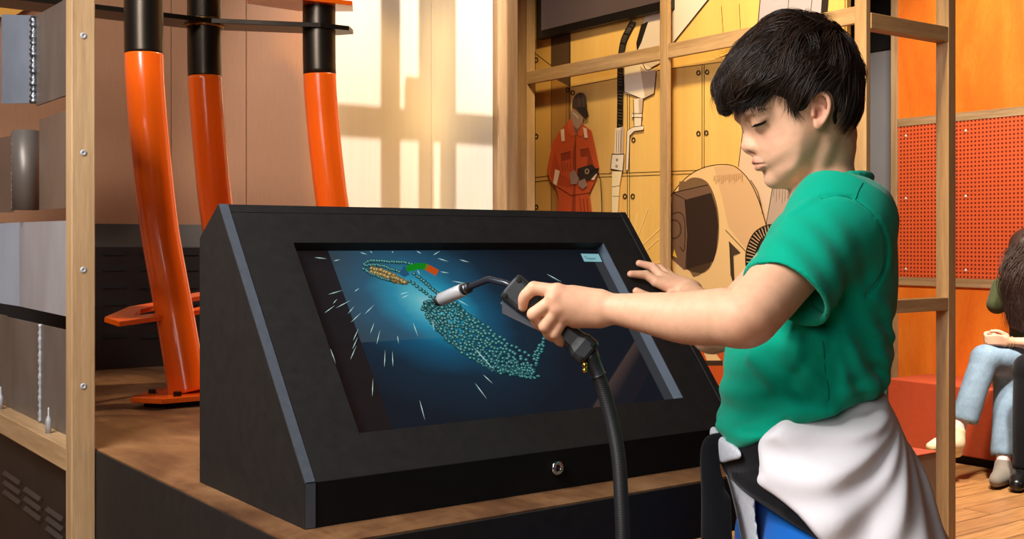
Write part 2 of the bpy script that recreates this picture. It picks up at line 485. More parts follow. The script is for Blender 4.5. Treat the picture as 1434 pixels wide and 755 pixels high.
def display_mat():
    t = NT('lit_display'); tc = t.n.new('ShaderNodeTexCoord')
    sep = t.n.new('ShaderNodeSeparateXYZ'); t.l.new(tc.outputs['UV'], sep.inputs[0])
    U_, V_ = sep.outputs[0], sep.outputs[1]
    asp = DH / DW
    su, sv = scr(596, 424)
    def dist(cu, cv, sx=1, sy=1, rot=0):
        a = t.math('SUBTRACT', U_, cu); b = t.math('MULTIPLY', t.math('SUBTRACT', V_, cv), asp)
        c, s = math.cos(rot), math.sin(rot)
        a2 = t.math('MULTIPLY', t.math('ADD', t.math('MULTIPLY', a, c), t.math('MULTIPLY', b, s)), sx)
        b2 = t.math('MULTIPLY', t.math('SUBTRACT', t.math('MULTIPLY', b, c), t.math('MULTIPLY', a, s)), sy)
        return t.math('SQRT', t.math('ADD', t.math('MULTIPLY', a2, a2), t.math('MULTIPLY', b2, b2)))
    d = dist(su, sv, 1.0, .8, math.radians(60))
    n = t.noise(t.coord('UV'), 6, 4)
    d2 = t.math('ADD', d, t.math('MULTIPLY', t.math('SUBTRACT', n, .5), .06))
    col = t.ramp(d2, [(0, S(150, 214, 222)), (.03, S(96, 200, 216)), (.075, S(24, 150, 184)), (.135, S(20, 84, 116)), (.22, S(22, 42, 58)), (.34, S(21, 26, 35)), (1, S(15, 16, 20))])
    # the drawn darker strip down the left of the screen and the paler instruction area beside it
    eu = t.math('GREATER_THAN', U_, scr(506, 480)[0])
    col = t.mix(t.mix(S(22, 16, 14), S(40, 26, 20), t.noise(t.coord('UV', (1, 3, 1)), 3)), col, t.math('ADD', .12, t.math('MULTIPLY', eu, .88)))
    a0, b0 = scr(500, 480); a1, b1 = scr(660, 352)
    band = t.math('MULTIPLY', t.math('MULTIPLY', eu, t.math('LESS_THAN', U_, a1)), t.math('GREATER_THAN', V_, b0))
    fade = t.math('MULTIPLY', band, t.math('SUBTRACT', 1, t.math('DIVIDE', t.math('SUBTRACT', U_, a0), a1 - a0), clamp=True))
    col = t.mix(col, S(86, 104, 112), t.math('MULTIPLY', fade, .34))
    t.set(col=(.004, .004, .005, 1), rough=.06, spec=.5, emi=col, emis=.8)
    return t.m
disp = link('display', me, display_mat(), ks)
m_scr = attr_mat('screen_graphics', .25, .9); m_scr.node_tree.nodes['Principled BSDF'].inputs['Base Color'].default_value = (0, 0, 0, 1)
for l in list(m_scr.node_tree.links):
    if l.to_socket.name == 'Base Color': m_scr.node_tree.links.remove(l)
DEP = [0.0]
def sp(px, py, lift):
    u, v = scr(px, py)
    return face(OX0 + u * DW, OS0 + v * DH, -OD + .0002 + lift)
# sparks
def streak(x0, y0, x1, y1, w=.9, col=S(196, 232, 224), lift=.0008):
    d = np.array([x1 - x0, y1 - y0]); l = np.linalg.norm(d); d = d / l; nn = np.array([-d[1], d[0]]) * w * .5
    g_ = MB(); g_.flat([sp(x0, y0, lift), sp(x0 + d[0] * l * .4 + nn[0], y0 + d[1] * l * .4 + nn[1], lift), sp(x1, y1, lift), sp(x0 + d[0] * l * .4 - nn[0], y0 + d[1] * l * .4 - nn[1], lift)], col=col)
    g_.build('spark', m_scr, disp, attr=True)
for q in [(440, 361, 458, 363), (467, 366, 476, 364), (459, 413, 480, 407), (454, 439, 469, 428), (470, 432, 491, 421), (466, 426, 472, 419), (491, 452, 506, 438), (487, 440, 496, 429), (510, 441, 524, 427), (518, 468, 524, 452), (494, 478, 502, 460), (527, 483, 532, 462), (490, 505, 499, 484), (493, 490, 501, 472), (538, 515, 539, 490), (550, 514, 549, 492), (521, 556, 522, 530), (587, 560, 595, 590), (578, 452, 585, 472), (664, 536, 682, 560), (676, 525, 690, 538), (660, 484, 694, 521), (504, 354, 514, 357), (518, 352, 521, 355), (549, 352, 550, 355), (606, 358, 616, 352), (612, 362, 628, 367), (643, 364, 657, 368), (616, 381, 629, 383), (632, 394, 655, 398), (640, 420, 656, 429), (565, 373, 573, 385), (584, 378, 588, 386), (559, 413, 573, 409), (562, 418, 573, 413), (765, 384, 787, 396), (700, 424, 708, 430), (496, 409, 503, 404), (583, 352, 590, 356), (556, 470, 558, 482), (605, 448, 608, 465), (462, 488, 470, 510)]:
    streak(*q, w=1.0)
# weld beads drawn on the screen
bd = MB()
def bead(px, py, r, tint=None, lift=None):
    DEP[0] += 1; lift = .0003 + (DEP[0] % 40) * .00001
    ang = rng.uniform(0, PI); N = 10
    base = [np.array([px + r * math.cos(2 * PI * i / N), py + .8 * r * math.sin(2 * PI * i / N)]) for i in range(N)]
    c_hi, c_mid, c_lo, c_rim = (S(140, 200, 194), S(42, 98, 102), S(4, 16, 20), S(26, 64, 70)) if tint is None else (S(226, 206, 150), S(150, 124, 72), S(30, 24, 14), S(96, 78, 44))
    hl = np.array([px - .3 * r, py - .3 * r])
    vs = [sp(*hl, lift)] + [sp(*(hl + (p - hl) * .55), lift) for p in base] + [sp(*p, lift) for p in base]
    n0 = len(bd.v)
    bd.add(vs, [(0, 1 + i, 1 + (i + 1) % N) for i in range(N)] + [(1 + i, 1 + N + i, 1 + N + (i + 1) % N, 1 + (i + 1) % N) for i in range(N)])
    bd.c[n0:] = [c_hi] + [c_mid] * N + [c_lo if .2 < (2 * PI * i / N) < 3.6 else c_rim for i in range(N)]
def row(pts, r0, r1, step, jit=.4, tint=None):
    P = catmull([(a, b, 0) for a, b in pts], 30); acc = 0; tot = sum(np.linalg.norm(P[i + 1] - P[i]) for i in range(len(P) - 1)); run = 0
    for i in range(len(P) - 1):
        l = np.linalg.norm(P[i + 1] - P[i]); acc += l; run += l
        if acc >= step:
            acc = 0; k = run / tot
            bead(P[i][0] + rng.normal(0, jit), P[i][1] + rng.normal(0, jit), (r0 + (r1 - r0) * k) * 1.3 + rng.uniform(-.3, .3), tint)
row([(508, 372), (520, 366), (545, 367), (570, 369), (590, 376)], 2.6, 2.4, 3.0)
row([(508, 376), (520, 384), (545, 393), (566, 397)], 2.4, 2.4, 2.6)
row([(510, 372), (530, 372), (550, 378), (568, 386)], 2.4, 2.4, 2.6)
for k in range(3):
    row([(519, 376 + k * 2.5), (538, 381 + k * 3), (556, 389 + k * 2.6), (568, 397 - k * .5)], 3.0, 3.0, 2.2, .5, (1.7, 1.25, .62))
row([(577, 382), (592, 393), (604, 404), (614, 412)], 2.4, 2.4, 4.0)
row([(570, 391), (584, 402), (600, 414), (610, 420)], 2.4, 2.2, 5.5)
# the broad cascade
top = [(592, 424), (630, 421), (660, 455), (690, 480), (720, 503), (752, 521)]
bot = [(592, 430), (606, 452), (632, 482), (664, 502), (700, 521), (744, 527)]
for k in range(11):
    w = k / 10
    row([(a[0] * (1 - w) + c[0] * w, a[1] * (1 - w) + c[1] * w) for a, c in zip(top, bot)], 2.9, 2.2, 4.0 + 1.2 * (k % 3), 1.3)
row([(632, 424), (652, 438), (680, 458), (700, 474), (724, 488), (744, 500)], 3.0, 2.3, 6.5, .8)
row([(640, 434), (668, 456), (700, 480), (728, 502), (748, 514)], 3.0, 2.4, 4.5, 1)
row([(745, 505), (752, 492), (760, 478), (768, 466)], 2.6, 2.4, 3.2, .8)
row([(750, 515), (753, 500), (762, 484)], 2.4, 2.2, 3.2, .8)
row([(594, 434), (614, 462), (640, 488), (668, 506), (690, 520)], 1.7, 1.7, 2.4, .5)
row([(690, 512), (715, 522), (740, 529), (756, 526)], 1.8, 1.8, 2.4, .7)
bd.build('bead_graphics', m_scr, disp, attr=True)
# arc gauge
ga = MB()
for i in range(12):
    def gp(t, o):
        a = catmull([(569, 378, 0), (580, 375, 0), (592, 374, 0), (602, 378, 0), (613, 384, 0)], 10)
        k = min(int(t * 40), 39); p = a[k]; d = a[min(k + 1, 40)] - a[max(k - 1, 0)]; d /= np.linalg.norm(d)
        return sp(p[0] - d[1] * o, p[1] + d[0] * o, .001)
    t0, t1 = i / 12, (i + 1) / 12
    c = S(20, 130, 30) if i < 7 else (S(120, 110, 30) if i == 7 else S(190, 74, 24))
    ga.flat([gp(t0, -5), gp(t1, -5), gp(t1, 4), gp(t0, 4)], col=c)
ga.flat([sp(558, 384, .0009), sp(566, 372, .0009), sp(573, 385, .0009), sp(566, 389, .0009)], col=S(38, 82, 116))
ga.build('arc_gauge', m_scr, disp, attr=True)
# restart button
bt = MB(); B0 = (812.5, 355.5); 
bt.flat([sp(813, 355.6, .0004), sp(838, 356, .0004), sp(843, 367, .0004), sp(818, 366.6, .0004)], col=S(132, 184, 190))
ua, va = scr(818.5, 361)
def sp2(u, v, l): return face(OX0 + u * DW, OS0 + v * DH, -OD + .0002 + l)
ri = []
for k in range(15):
    a = -2.2 + 5.0 * k / 14; ri.append((math.cos(a), math.sin(a)))
for k in range(14):
    (a, b_), (c, d) = ri[k], ri[k + 1]
    r0, r1 = .0022 / DW, .0030 / DW; k2 = DW / DH
    bt.flat([sp2(ua + .003 + a * r0, va + b_ * r0 * k2, .0006), sp2(ua + .003 + c * r0, va + d * r0 * k2, .0006), sp2(ua + .003 + c * r1, va + d * r1 * k2, .0006), sp2(ua + .003 + a * r1, va + b_ * r1 * k2, .0006)], col=S(14, 40, 48))
btn = bt.build('restart_button', m_scr, disp, attr=True)
def text(name, body, size, M, mat, parent=None, extr=.0001, align='LEFT'):
    cu = bpy.data.curves.new(name, 'FONT'); cu.body = body; cu.size = size; cu.extrude = extr; cu.align_x = align
    o = bpy.data.objects.new(name, cu); COL.objects.link(o)
    dg = bpy.context.evaluated_depsgraph_get(); me = bpy.data.meshes.new_from_object(o.evaluated_get(dg))
    bpy.data.objects.remove(o); me.transform(M); me.name = name
    return link(name, me, mat, parent)
m_ink = NT('screen_ink').set(col=S(10, 34, 42), rough=.5).m
px_, py_ = 823.5, 362.6
pM = Matrix((tuple((1, 0, 0)) , tuple(sdir), tuple(ndir))).transposed().to_4x4(); pM.translation = Vector(sp(px_, py_ + 1.2, .0006))
text('button_lettering', 'Restart', .0062, pM, m_ink, btn)
# ------------------------------------------------------------------ bent orange tubes on base plates
def tube_axis(rows):
    return [at(px, py, d) for px, py, d in rows]
tb = empty('tube_sculpture', tuple(onZ(262, 552, ZP)), label='three bent orange and bare steel tubes joined by plates on the platform', cat='steel structure')
TR_ = .0425
specs = [
    ([(201, -330, 2.60), (201, -60, 2.60), (201.5, 60, 2.60), (204, 130, 2.60), (213, 230, 2.61), (223, 318, 2.62), (234.5, 385, 2.62), (246, 447, 2.62), (264, 553, 2.605)], 76),
    ([(286, -330, 2.95), (286, -60, 2.95), (286.5, 90, 2.95), (291, 169, 2.955), (298.5, 254, 2.97), (304, 300, 2.98), (317, 390, 2.99), (338, 526, 3.0)], 107),
    ([(447, -330, 3.02), (447, -60, 3.02), (447.3, 90, 3.02), (452, 169, 3.03), (461, 254, 3.04), (469, 310, 3.05), (482, 400, 3.06), (500, 526, 3.07)], 104)]
axes = []
for rows, yb in specs:
    P = catmull(tube_axis(rows), 14); axes.append(P)
    def py_of(p):
        v = p - CAM; return HY - FPX * v[2] / (v @ FW)
    k = min(i for i, p in enumerate(P) if py_of(p) >= yb)
    # exact split height
    a, b_ = P[k - 1], P[k]; t = (yb - py_of(a)) / (py_of(b_) - py_of(a)); mid = a + (b_ - a) * t
    low = [mid] + P[k:]; low[-1] = low[-1].copy(); low[-1][2] = ZP + .021
    t1 = MB().tube(low, TR_, 40).build('tube_leg', m_orange, tb)
    o = MB().tube(P[:k] + [mid], TR_, 40).build('bare_steel_section', m_rawtube, t1); o['label'] = 'bare dark steel upper section'
    # base plate on a black shim
    c = low[-1]
    def pl(pts, z0, z1): return MB().prism([(x, y, z0) for x, y in pts], (0, 0, z1 - z0))
    hexa = [(-.145, -.02), (-.10, -.085), (.10, -.085), (.15, 0), (.10, .085), (-.05, .085)]
    hexa = [(c[0] + .01 + x, c[1] + .005 + y) for x, y in hexa]
    bp = pl(hexa, ZP + .0125, ZP + .0245).build('base_plate', m_orange, tb, bevel=.0015)
    pl([(c[0] + .015 + (x - c[0] - .01) * .8, c[1] + .01 + (y - c[1]) * .8) for x, y in hexa], ZP, ZP + .0122).build('shim', m_void, tb)
    for bx_, by_ in ((-.085, .02), (-.055, -.055), (.09, -.055), (.09, .06)):
        MB().lathe([(.0095, 0), (.0095, .009), (.006, .010)], Matrix.Translation((c[0] + .01 + bx_, c[1] + by_, ZP + .0246)), 6, smooth=False).build('bolt', m_rawtube, bp)
zq = 1.22 + .553
def plate_poly(name, poly, z, th, m):
    return MB().prism([(x, y, z) for x, y in poly], (0, 0, th)).build(name, m, tb, bevel=.001)
c2, c3, c1 = [a[8] for a in (axes[1], axes[2], axes[0])]
ty = c3[1] - .03
plate_poly('tie_plate', [(.45, c2[1] - .06), (c2[0], c2[1] - .05), (c3[0] - .02, c3[1] - .048), (c3[0] + .06, c3[1] - .052), (c3[0] + .095, c3[1] - .01), (c3[0] + .07, c3[1] + .03), (c3[0], c3[1] + .05), (c2[0], c2[1] + .06), (.45, c2[1] + .06)], zq, .012, m_rawtube)
o = plate_poly('upper_tie_plate', [(c2[0] + .07, c3[1] - .05), (c3[0] + .06, c3[1] - .07), (c3[0] + .1, c3[1]), (c3[0] - .02, c3[1] + .08), (c2[0] + .1, c3[1] + .07)], zq + .062, .012, m_orange)
M = Matrix.Translation((c2[0], c2[1], zq))
wl = MB()
for zz in (-.001, .013):
    ring = [(c2[0] + (TR_ + .003) * math.cos(a), c2[1] + (TR_ + .003) * math.sin(a), zq + zz) for a in np.linspace(0, 2 * PI, 41)]
    wl.tube(ring, [.0045 + .0012 * math.sin(i * 2.3) for i in range(41)], 8)
wl.build('weld_ring', plain('heat_tinted_weld', S(150, 112, 62), .3, .8, var=.3, scale=60), tb)
# collar bracket low on the front tube
q0, q1, q2 = at(146, 453, 2.50), at(240, 447, 2.60), at(279, 417.5, 2.80)
qn = np.cross(q1 - q0, q2 - q0); qn /= np.linalg.norm(qn); qn = qn if qn[2] > 0 else -qn
def on(px, py):
    r = ray(px, py); return CAM + r * (((q0 - CAM) @ qn) / (r @ qn))
outer = [(146, 451), (167, 457.5), (236, 447.5), (300, 437), (350, 424), (352, 416), (300, 412), (268, 417), (222, 428.5), (180, 436)]
inner = [(186, 449), (212, 446), (262, 440), (300, 431), (318, 424), (316, 420), (296, 418), (262, 424), (222, 433.5), (196, 440)]
O = [on(*p) for p in outer]; I = [on(*p) for p in inner]; n = len(O); th = qn * .011
vs = O + I + [p + th for p in O] + [p + th for p in I]; fs = []
for i in range(n):
    j = (i + 1) % n
    fs += [(i, n + i, n + j, j), (2 * n + i, 2 * n + j, 3 * n + j, 3 * n + i), (i, j, 2 * n + j, 2 * n + i), (n + j, n + i, 3 * n + i, 3 * n + j)]
MB().add(vs, fs).build('collar_bracket', m_orange, tb)
lug = MB()
lug.tube([on(225, 445) + th * .6, on(243, 441) + th * .6, on(255, 439) + th * .6], [.009, .012, .012], 10).build('bracket_weld', m_orange, tb)

# ------------------------------------------------------------------ oak display rack at the left with welded samples
XS = .555
rk = empty('display_rack', (XS, 2.08, 0), label='oak rack upright and sill at the left edge holding steel samples', cat='rack')
pf_ = onX(96, 300, XS)
py0 = onX(100, 300, XS)[1]
x_r = onY(133.5, 300, py0)[0]
py1 = onX(92, 300, XS)[1]
MB().box((XS, py0, 0), (x_r, py1, 2.6)).build('post', m_oak[2], rk, bevel=.002)
for py in (50, 214, 378, 541):
    p = onY(117, py, py0)
    s = MB().lathe([(.0055, -.001), (.0055, .0008), (.0042, .0014), (.0016, .0013), (.0012, .0004)], frame_to(p, (0, -1, 0)), 16).build('screw', m_steel, rk)
zs1 = onX(92, 628, XS)[2]; zs0 = onX(92, 660.5, XS)[2]
MB().box((XS + .0005, py1 - .0005, zs0), (XS + .04, 3.38, zs1)).build('sill', m_oak[1], rk, bevel=.0015)
cab = empty('slotted_cabinet', (XS + .06, 3.0, 0), label='black slotted steel cabinet under the oak sill at lower left', cat='cabinet')
xc_ = XS + .022
m_lip = plain('pale_louvre_lip', S(46, 43, 41), .45)  # louvre lips lighter than the cabinet body
MB().box((xc_, py1 + .001, 0), (PX0 - .001, 3.38, zs0 - .0005)).build('body', m_dark, cab, bevel=.001)
for px, py in ((18, 676), (47, 699), (78, 727)):
    for k in range(3):
        a = onX(px - 11, py - 8 + 13.5 * k - 6, xc_); b_ = onX(px + 11, py + 10 + 13.5 * k - 6, xc_)
        zc = (a[2] + b_[2]) / 2
        g = MB()
        g.prism([(xc_ - .006, a[1], zc), (xc_ - .0002, a[1], zc + .007), (xc_ - .0002, a[1], zc - .002)], (0, b_[1] - a[1], 0))
        g.build('louvre', m_lip, cab)
# steel locating pins
for i, px in enumerate((68, 1)):
    p = onX(px, 605 if i == 0 else 569, XS + .018)
    o = MB().lathe([(.0055, 0), (.0055, .026), (.0018, .034), (.0018, .046), (.0006, .049)], Matrix.Translation((p[0], p[1], zs1)), 16).build('locating_pin', m_steel)
    tagit(o, ['short pointed steel pin standing on the oak sill by the post', 'steel pin on the oak sill at the far left edge of the photo'][i], 'pin')
def bead_line(a, b, r, mat, parent, n=36):
    P = [np.array(a) + (np.array(b) - np.array(a)) * t for t in np.linspace(0, 1, n)]
    MB().tube(P, [r * (1 + .35 * math.sin(i * 2.4) + .15 * math.sin(i * .9)) for i in range(n)], 10).build('weld_bead', mat, parent)
def sheet(mb, a, b, zlo_a, zhi_a, zlo_b, zhi_b, th):
    """vertical sheet between plan points a and b"""
    a = np.array(a); b = np.array(b); d = (b - a) / np.linalg.norm(b - a); nn = np.array([-d[1], d[0]]) * th
    if nn[0] < 0: nn = -nn
    q = [(*a, zlo_a), (*b, zlo_b), (*b, zhi_b), (*a, zhi_a)]
    return mb.prism(q, (nn[0], nn[1], 0))
def pt(px, py, x): return onX(px, py, x)
# lowest sample: folded box of dark mill steel standing on the sill
xa = PX0 - .0025
s4 = empty('welded_steel_box', (xa, 2.4, zs1), label='dark mill steel box with a vertical weld standing on the oak sill', cat='steel sample')
yl, ym, yr = pt(9, 500, xa)[1], pt(57, 500, xa)[1], py1 - .0003
zt4 = pt(9, 443.5, xa)[2]
MB().box((xa, ym + .0005, zs1), (xa + .0015, yl, zt4)).build('plate', m_steel_d, s4, bevel=.001)
MB().box((xa, yr, zs1), (xa + .0015, ym - .0005, zt4)).build('plate', m_steel_d, s4, bevel=.001)
MB().box((xa + .002, yl + .0005, zs1), (xa + .0015, yl + .25, zt4 + .002)).build('plate', m_steel_d, s4, bevel=.001)
bead_line((xa - .001, ym, zs1 + .002), (xa - .001, ym, zt4), .0035, m_steel, s4)
# bright folded sheet above it
s3 = empty('folded_sheet_sample', (xa, 2.4, CAMZ - .14), label='bright folded steel sheet above the dark box in the oak rack', cat='steel sample')
f27 = pt(27, 380, .62); y27 = f27[1]
z3b, z3t = pt(27, 429, .62)[2], pt(27, 311.5, .62)[2]
m3 = MB()
A2 = (.575, py1 - .0005); B2 = (.62, y27); C2 = (.625, y27 + .2); 
pa = onp(92, 445, 0, .575); 
sheet(m3, A2, B2, pt(92, 443.5, .575)[2], pt(92, 309.5, .575)[2], z3b, z3t, .003)
m3.build('sheet', m_steel, s3)
m3b = MB(); C2 = (.585, y27 + .22)
sheet(m3b, (B2[0], B2[1] + .0004), C2, z3b, z3t, z3b + .006, z3t - .002, .003)
o = m3b.build('sheet', plain('bluish_steel', S(176, 190, 210), .38, .3, var=.12, scale=7, stretch=(1, 1, .5)), s3)
# tube sample
s2 = empty('welded_tube_sample', (.62, 2.4, CAMZ + .08), label='short dark pipe welded between two steel plates in the oak rack', cat='steel sample')
cz0, cz1 = pt(36, 294, .62)[2], pt(36, 183, .62)[2]
cy = pt(36, 240, .62)[1]
MB().tube([(.62, cy, cz0), (.62, cy, cz1)], .0275, 32).build('pipe', m_steel_d, s2)
m2 = MB(); sheet(m2, (.58, py1 - .0005), (.632, pt(55, 240, .632)[1]), pt(92, 292, .58)[2], pt(92, 153, .58)[2], pt(55, 294, .632)[2], pt(55, 168, .632)[2], .004); m2.build('plate', plain('brownish_mill_steel', S(128, 108, 94), .45, .3, var=.12, scale=8), s2)
m2 = MB(); yq = pt(17, 240, .632)[1]; sheet(m2, (.632, yq), (.60, yq + .2), cz0 - .002, cz1 + .004, cz0 + .004, cz1, .004); m2.build('plate', plain('brownish_steel_plate', S(116, 96, 84), .45, .3, var=.12, scale=8), s2)
bead_line((.608, pt(19, 240, .61)[1], cz0), (.608, pt(19, 240, .61)[1], cz1), .004, m_steel_d, s2)
# top sample: two plates in a corner joint with a thick weld
s1 = empty('corner_joint_sample', (.62, 2.4, CAMZ + .3), label='bluish steel corner joint with a thick ropey weld, top of rack', cat='steel sample')
y48 = pt(50, 80, .625)[1]
m1 = MB(); sheet(m1, (.578, py1 - .0005), (.625, y48), pt(92, 134, .578)[2], pt(92, 0, .578)[2], pt(53, 147, .625)[2], pt(53, 20, .625)[2], .005); m1.build('plate', m_steel_d, s1)
m1 = MB(); sheet(m1, (.625, y48 + .0004), (.59, pt(2, 80, .59)[1]), pt(48, 145, .625)[2], pt(48, 23, .625)[2], pt(2, 145, .59)[2], pt(2, 20, .59)[2], .005)
m1.build('plate', plain('bluish_steel_plate', S(132, 146, 164), .38, .35, var=.15, scale=7), s1)
bead_line((.621, y48, pt(50, 145, .625)[2]), (.621, y48, pt(50, 23, .625)[2]), .0075, m_weld, s1, 40)
# ------------------------------------------------------------------ printed workshop mural behind the frame
XMU = 3.19
mur = empty('mural_panel', (XMU, 3.3, .13), label='printed mural of yellow cupboards, robot arm and welder behind the oak frame', cat='mural')
m_print = attr_mat('printed_mural', .55)
mb = MB().box((XMU, yB + .1, .131), (XMU + .02, 4.415, 3.5)).build('backing_board', wood('printed_plywood', S(222, 174, 92), S(234, 192, 112), 2, 7, .55, .02), mur)
LAY = [1]
class Print:
    def __init__(s): s.b = MB()
    def P(s, px, py): return onX(px, py, XMU - .00025 * LAY[0])
    def poly(s, pts, col, smooth=0):
        LAY[0] += 1
        if smooth: pts = [(p[0], p[1]) for p in closed_smooth([(a, b, 0) for a, b in pts], smooth)]
        P = [s.P(*p) for p in pts]
        # fan from an ear-clipped triangulation keeps concave outlines clean
        from mathutils.geometry import tessellate_polygon
        tri = tessellate_polygon([[Vector((p[0], -p[1], 0)) for p in pts]])
        s.b.add(P, [tuple(t) for t in tri], col=col); return s
    def line(s, pts, w, col=S(40, 28, 18), smooth=False):
        LAY[0] += .3
        if smooth: pts = [(p[0], p[1]) for p in catmull([(a, b, 0) for a, b in pts], 8)]
        pts = [np.array(p, float) for p in pts]; vs = []
        for i, p in enumerate(pts):
            d = pts[min(i + 1, len(pts) - 1)] - pts[max(i - 1, 0)]; d /= np.linalg.norm(d) + 1e-9
            nn = np.array([-d[1], d[0]]) * w / 2
            vs += [s.P(*(p + nn)), s.P(*(p - nn))]
        s.b.add(vs, [(2 * i, 2 * i + 1, 2 * i + 3, 2 * i + 2) for i in range(len(pts) - 1)], col=col); return s
    def ring(s, px, py, r, w, col=S(50, 36, 24)):
        a = np.linspace(0, 2 * PI, 17)
        return s.line([(px + r * .75 * math.cos(t), py + r * math.sin(t)) for t in a], w, col)
    def done(s, name):
        return s.b.build(name, m_print, mur, attr=True)
LN = S(70, 46, 22); DK = S(34, 26, 22)
p = Print()
p.poly([(738, 60), (772, 46), (772, 300), (738, 300)], S(206, 160, 84))
p.poly([(772, 40), (799, 30), (799, 122), (772, 108)], S(84, 62, 44))
p.poly([(772, 108), (799, 122), (799, 300), (772, 300)], S(172, 126, 64))
p.line([(738, 66), (772, 92)], 1); p.line([(772, 40), (772, 300)], .8, LN); p.line([(798, 30), (798, 300)], 1.2)
for x in (746.5, 749.5): p.line([(x, 72), (x, 300)], .7, LN)
for x in (793, 796): p.line([(x, 120), (x, 235)], .6, LN)
p.line([(800, 122), (925, 98), (1010, 87)], .9, LN)
p.line([(738, 250), (798, 243)], .9, LN); p.line([(738, 256), (798, 249)], .9, LN)
for a in (240, 244.5): p.line([(800, a + 5), (880, a + 2), (990, a - 2)], .8, LN)
for x in (878.5, 881.5): p.line([(x, 107), (x, 420)], .8, LN)
for x in (983, 986): p.line([(x, 91), (x, 300)], .8, LN)
p.line([(1010, 8), (1013, 50)], .6, LN); p.line([(1035, 5), (1037, 45)], .6, LN)
for q in [(743, 76), (751, 84), (743, 188), (751, 191), (743, 292), (751, 290), (795, 126), (802, 130), (887, 196), (875, 275), (886, 275), (978, 102), (990, 101), (978, 187), (989, 186)]:
    p.ring(q[0], q[1], 3, 1.6)
for q in [(892, 335, 908, 290), (897, 345, 926, 318), (903, 352, 922, 334), (888, 330, 892, 300), (905, 372, 925, 366), (910, 385, 924, 378)]:
    p.line([q[:2], q[2:]], .8, S(250, 226, 160))
p.done('cupboard_print')
# pale machine body on the right, upper robot arm
p = Print()
BEI = S(216, 186, 160)
p.poly([(1042, 168), (1034, 234), (1060, 420), (1192, 420), (1192, 60), (1060, 62)], BEI)
p.poly([(1082, 262), (1072, 330), (1192, 420), (1192, 150), (1100, 200)], S(178, 156, 144))
p.line([(1042, 168), (1034, 234)], 1); p.line([(1082, 262), (1072, 320)], 1)
for k in range(9): p.line([(1084 + k * 4, 262), (1083 + k * 4, 276 + (k * 7) % 11)], .6, S(110, 94, 84))
p.poly([(926, 0), (1004, -16), (938, 66), (926, 68)], S(220, 208, 196)); p.line([(1004, -16), (938, 66)], 1.2)
p.poly([(1066, -20), (1060, 52), (1150, 40), (1160, -20)], S(176, 168, 180)); p.line([(1066, -20), (1060, 52)], 1.2)
p.poly([(1152, -20), (1148, 40), (1156, 40), (1161, -20)], DK)
p.line([(1105, -10), (1102, 40)], .8); p.line([(1138, -10), (1133, 40)], .8)
p.line([(1183, -10), (1183, 80)], .8); p.line([(1187, -10), (1187, 80)], 1.4)
p.done('machine_print')
# hanging robot arm with hose and torch
p = Print()
WH = S(236, 220, 198); WH2 = S(196, 172, 150)
p.poly([(908, 10), (898, 40), (891, 72), (893, 88), (905, 98), (924, 88), (924, 4)], S(214, 196, 178))
p.poly([(908, 30), (898, 60), (892, 72), (891, 60), (898, 34)], DK)
p.poly([(874, 95), (899, 88), (919, 100), (916, 131), (900, 139), (875, 130)], WH)
p.poly([(896, 92), (905, 100), (918, 98), (919, 101), (916, 131), (903, 137)], WH2)
p.line([(874, 95), (873, 128), (900, 139), (916, 131), (919, 100)], 1.1)
p.line([(899, 86), (906, 98), (922, 92)], 1.1, smooth=True)
p.poly([(887, 139), (901, 137), (899, 160), (888, 160)], WH); p.poly([(894, 139), (901, 137), (899, 160), (895, 160)], WH2)
p.poly([(885, 159), (900, 159), (900, 165), (885, 164)], WH); p.poly([(888, 165), (898, 165), (898, 177), (888, 177)], WH)
for y in (159, 164.5): p.line([(885, y), (900, y)], 1)
p.line([(887, 139), (888, 177)], .9); p.line([(901, 137), (898, 177)], .9)
p.poly([(878, 183), (886, 178), (902, 176), (901, 182), (888, 184), (882, 190), (880, 238), (876, 238)], WH)
p.line([(876, 238), (878, 183), (886, 178), (902, 176), (901, 182), (888, 184), (882, 190), (880, 238)], .9)
p.line([(887, 30), (880, 42), (873, 58), (869.5, 80), (868.5, 110), (868.5, 145), (868, 179)], 8.5, S(26, 22, 20), smooth=True)
for k in range(40):
    t = k / 39; P_ = catmull([(887, 30, 0), (880, 42, 0), (873, 58, 0), (869.5, 80, 0), (868.5, 110, 0), (868.5, 145, 0), (868, 179, 0)], 8)
    q = P_[int(t * 47)]; p.line([(q[0] - 3, q[1]), (q[0] + 3, q[1] + 1)], .7, S(110, 96, 80))
p.poly([(862, 180), (874, 177), (872.5, 217), (860, 217)], WH); p.poly([(869, 178), (874, 177), (872.5, 217), (868, 217)], WH2)
for k in range(3): p.line([(864 + k * 3, 182), (863 + k * 3, 214)], .7, S(60, 50, 40))
p.poly([(857, 216), (874, 216), (872, 240), (855, 237)], WH); p.line([(857, 216), (874, 216)], 1.4); p.line([(855, 237), (872, 240)], 1.6)
p.line([(857, 216), (855, 237)], .9); p.line([(874, 216), (872, 240)], .9)
for q in ((864, 224), (863.5, 233)): p.ring(q[0], q[1], 1.4, .9)
p.poly([(857, 240), (871, 240), (868, 258), (865, 300), (857, 300), (857, 262)], S(244, 224, 176))
p.line([(857, 262), (868, 260)], .8); p.line([(858, 275), (867, 275)], .8)
p.done('robot_arm_print')
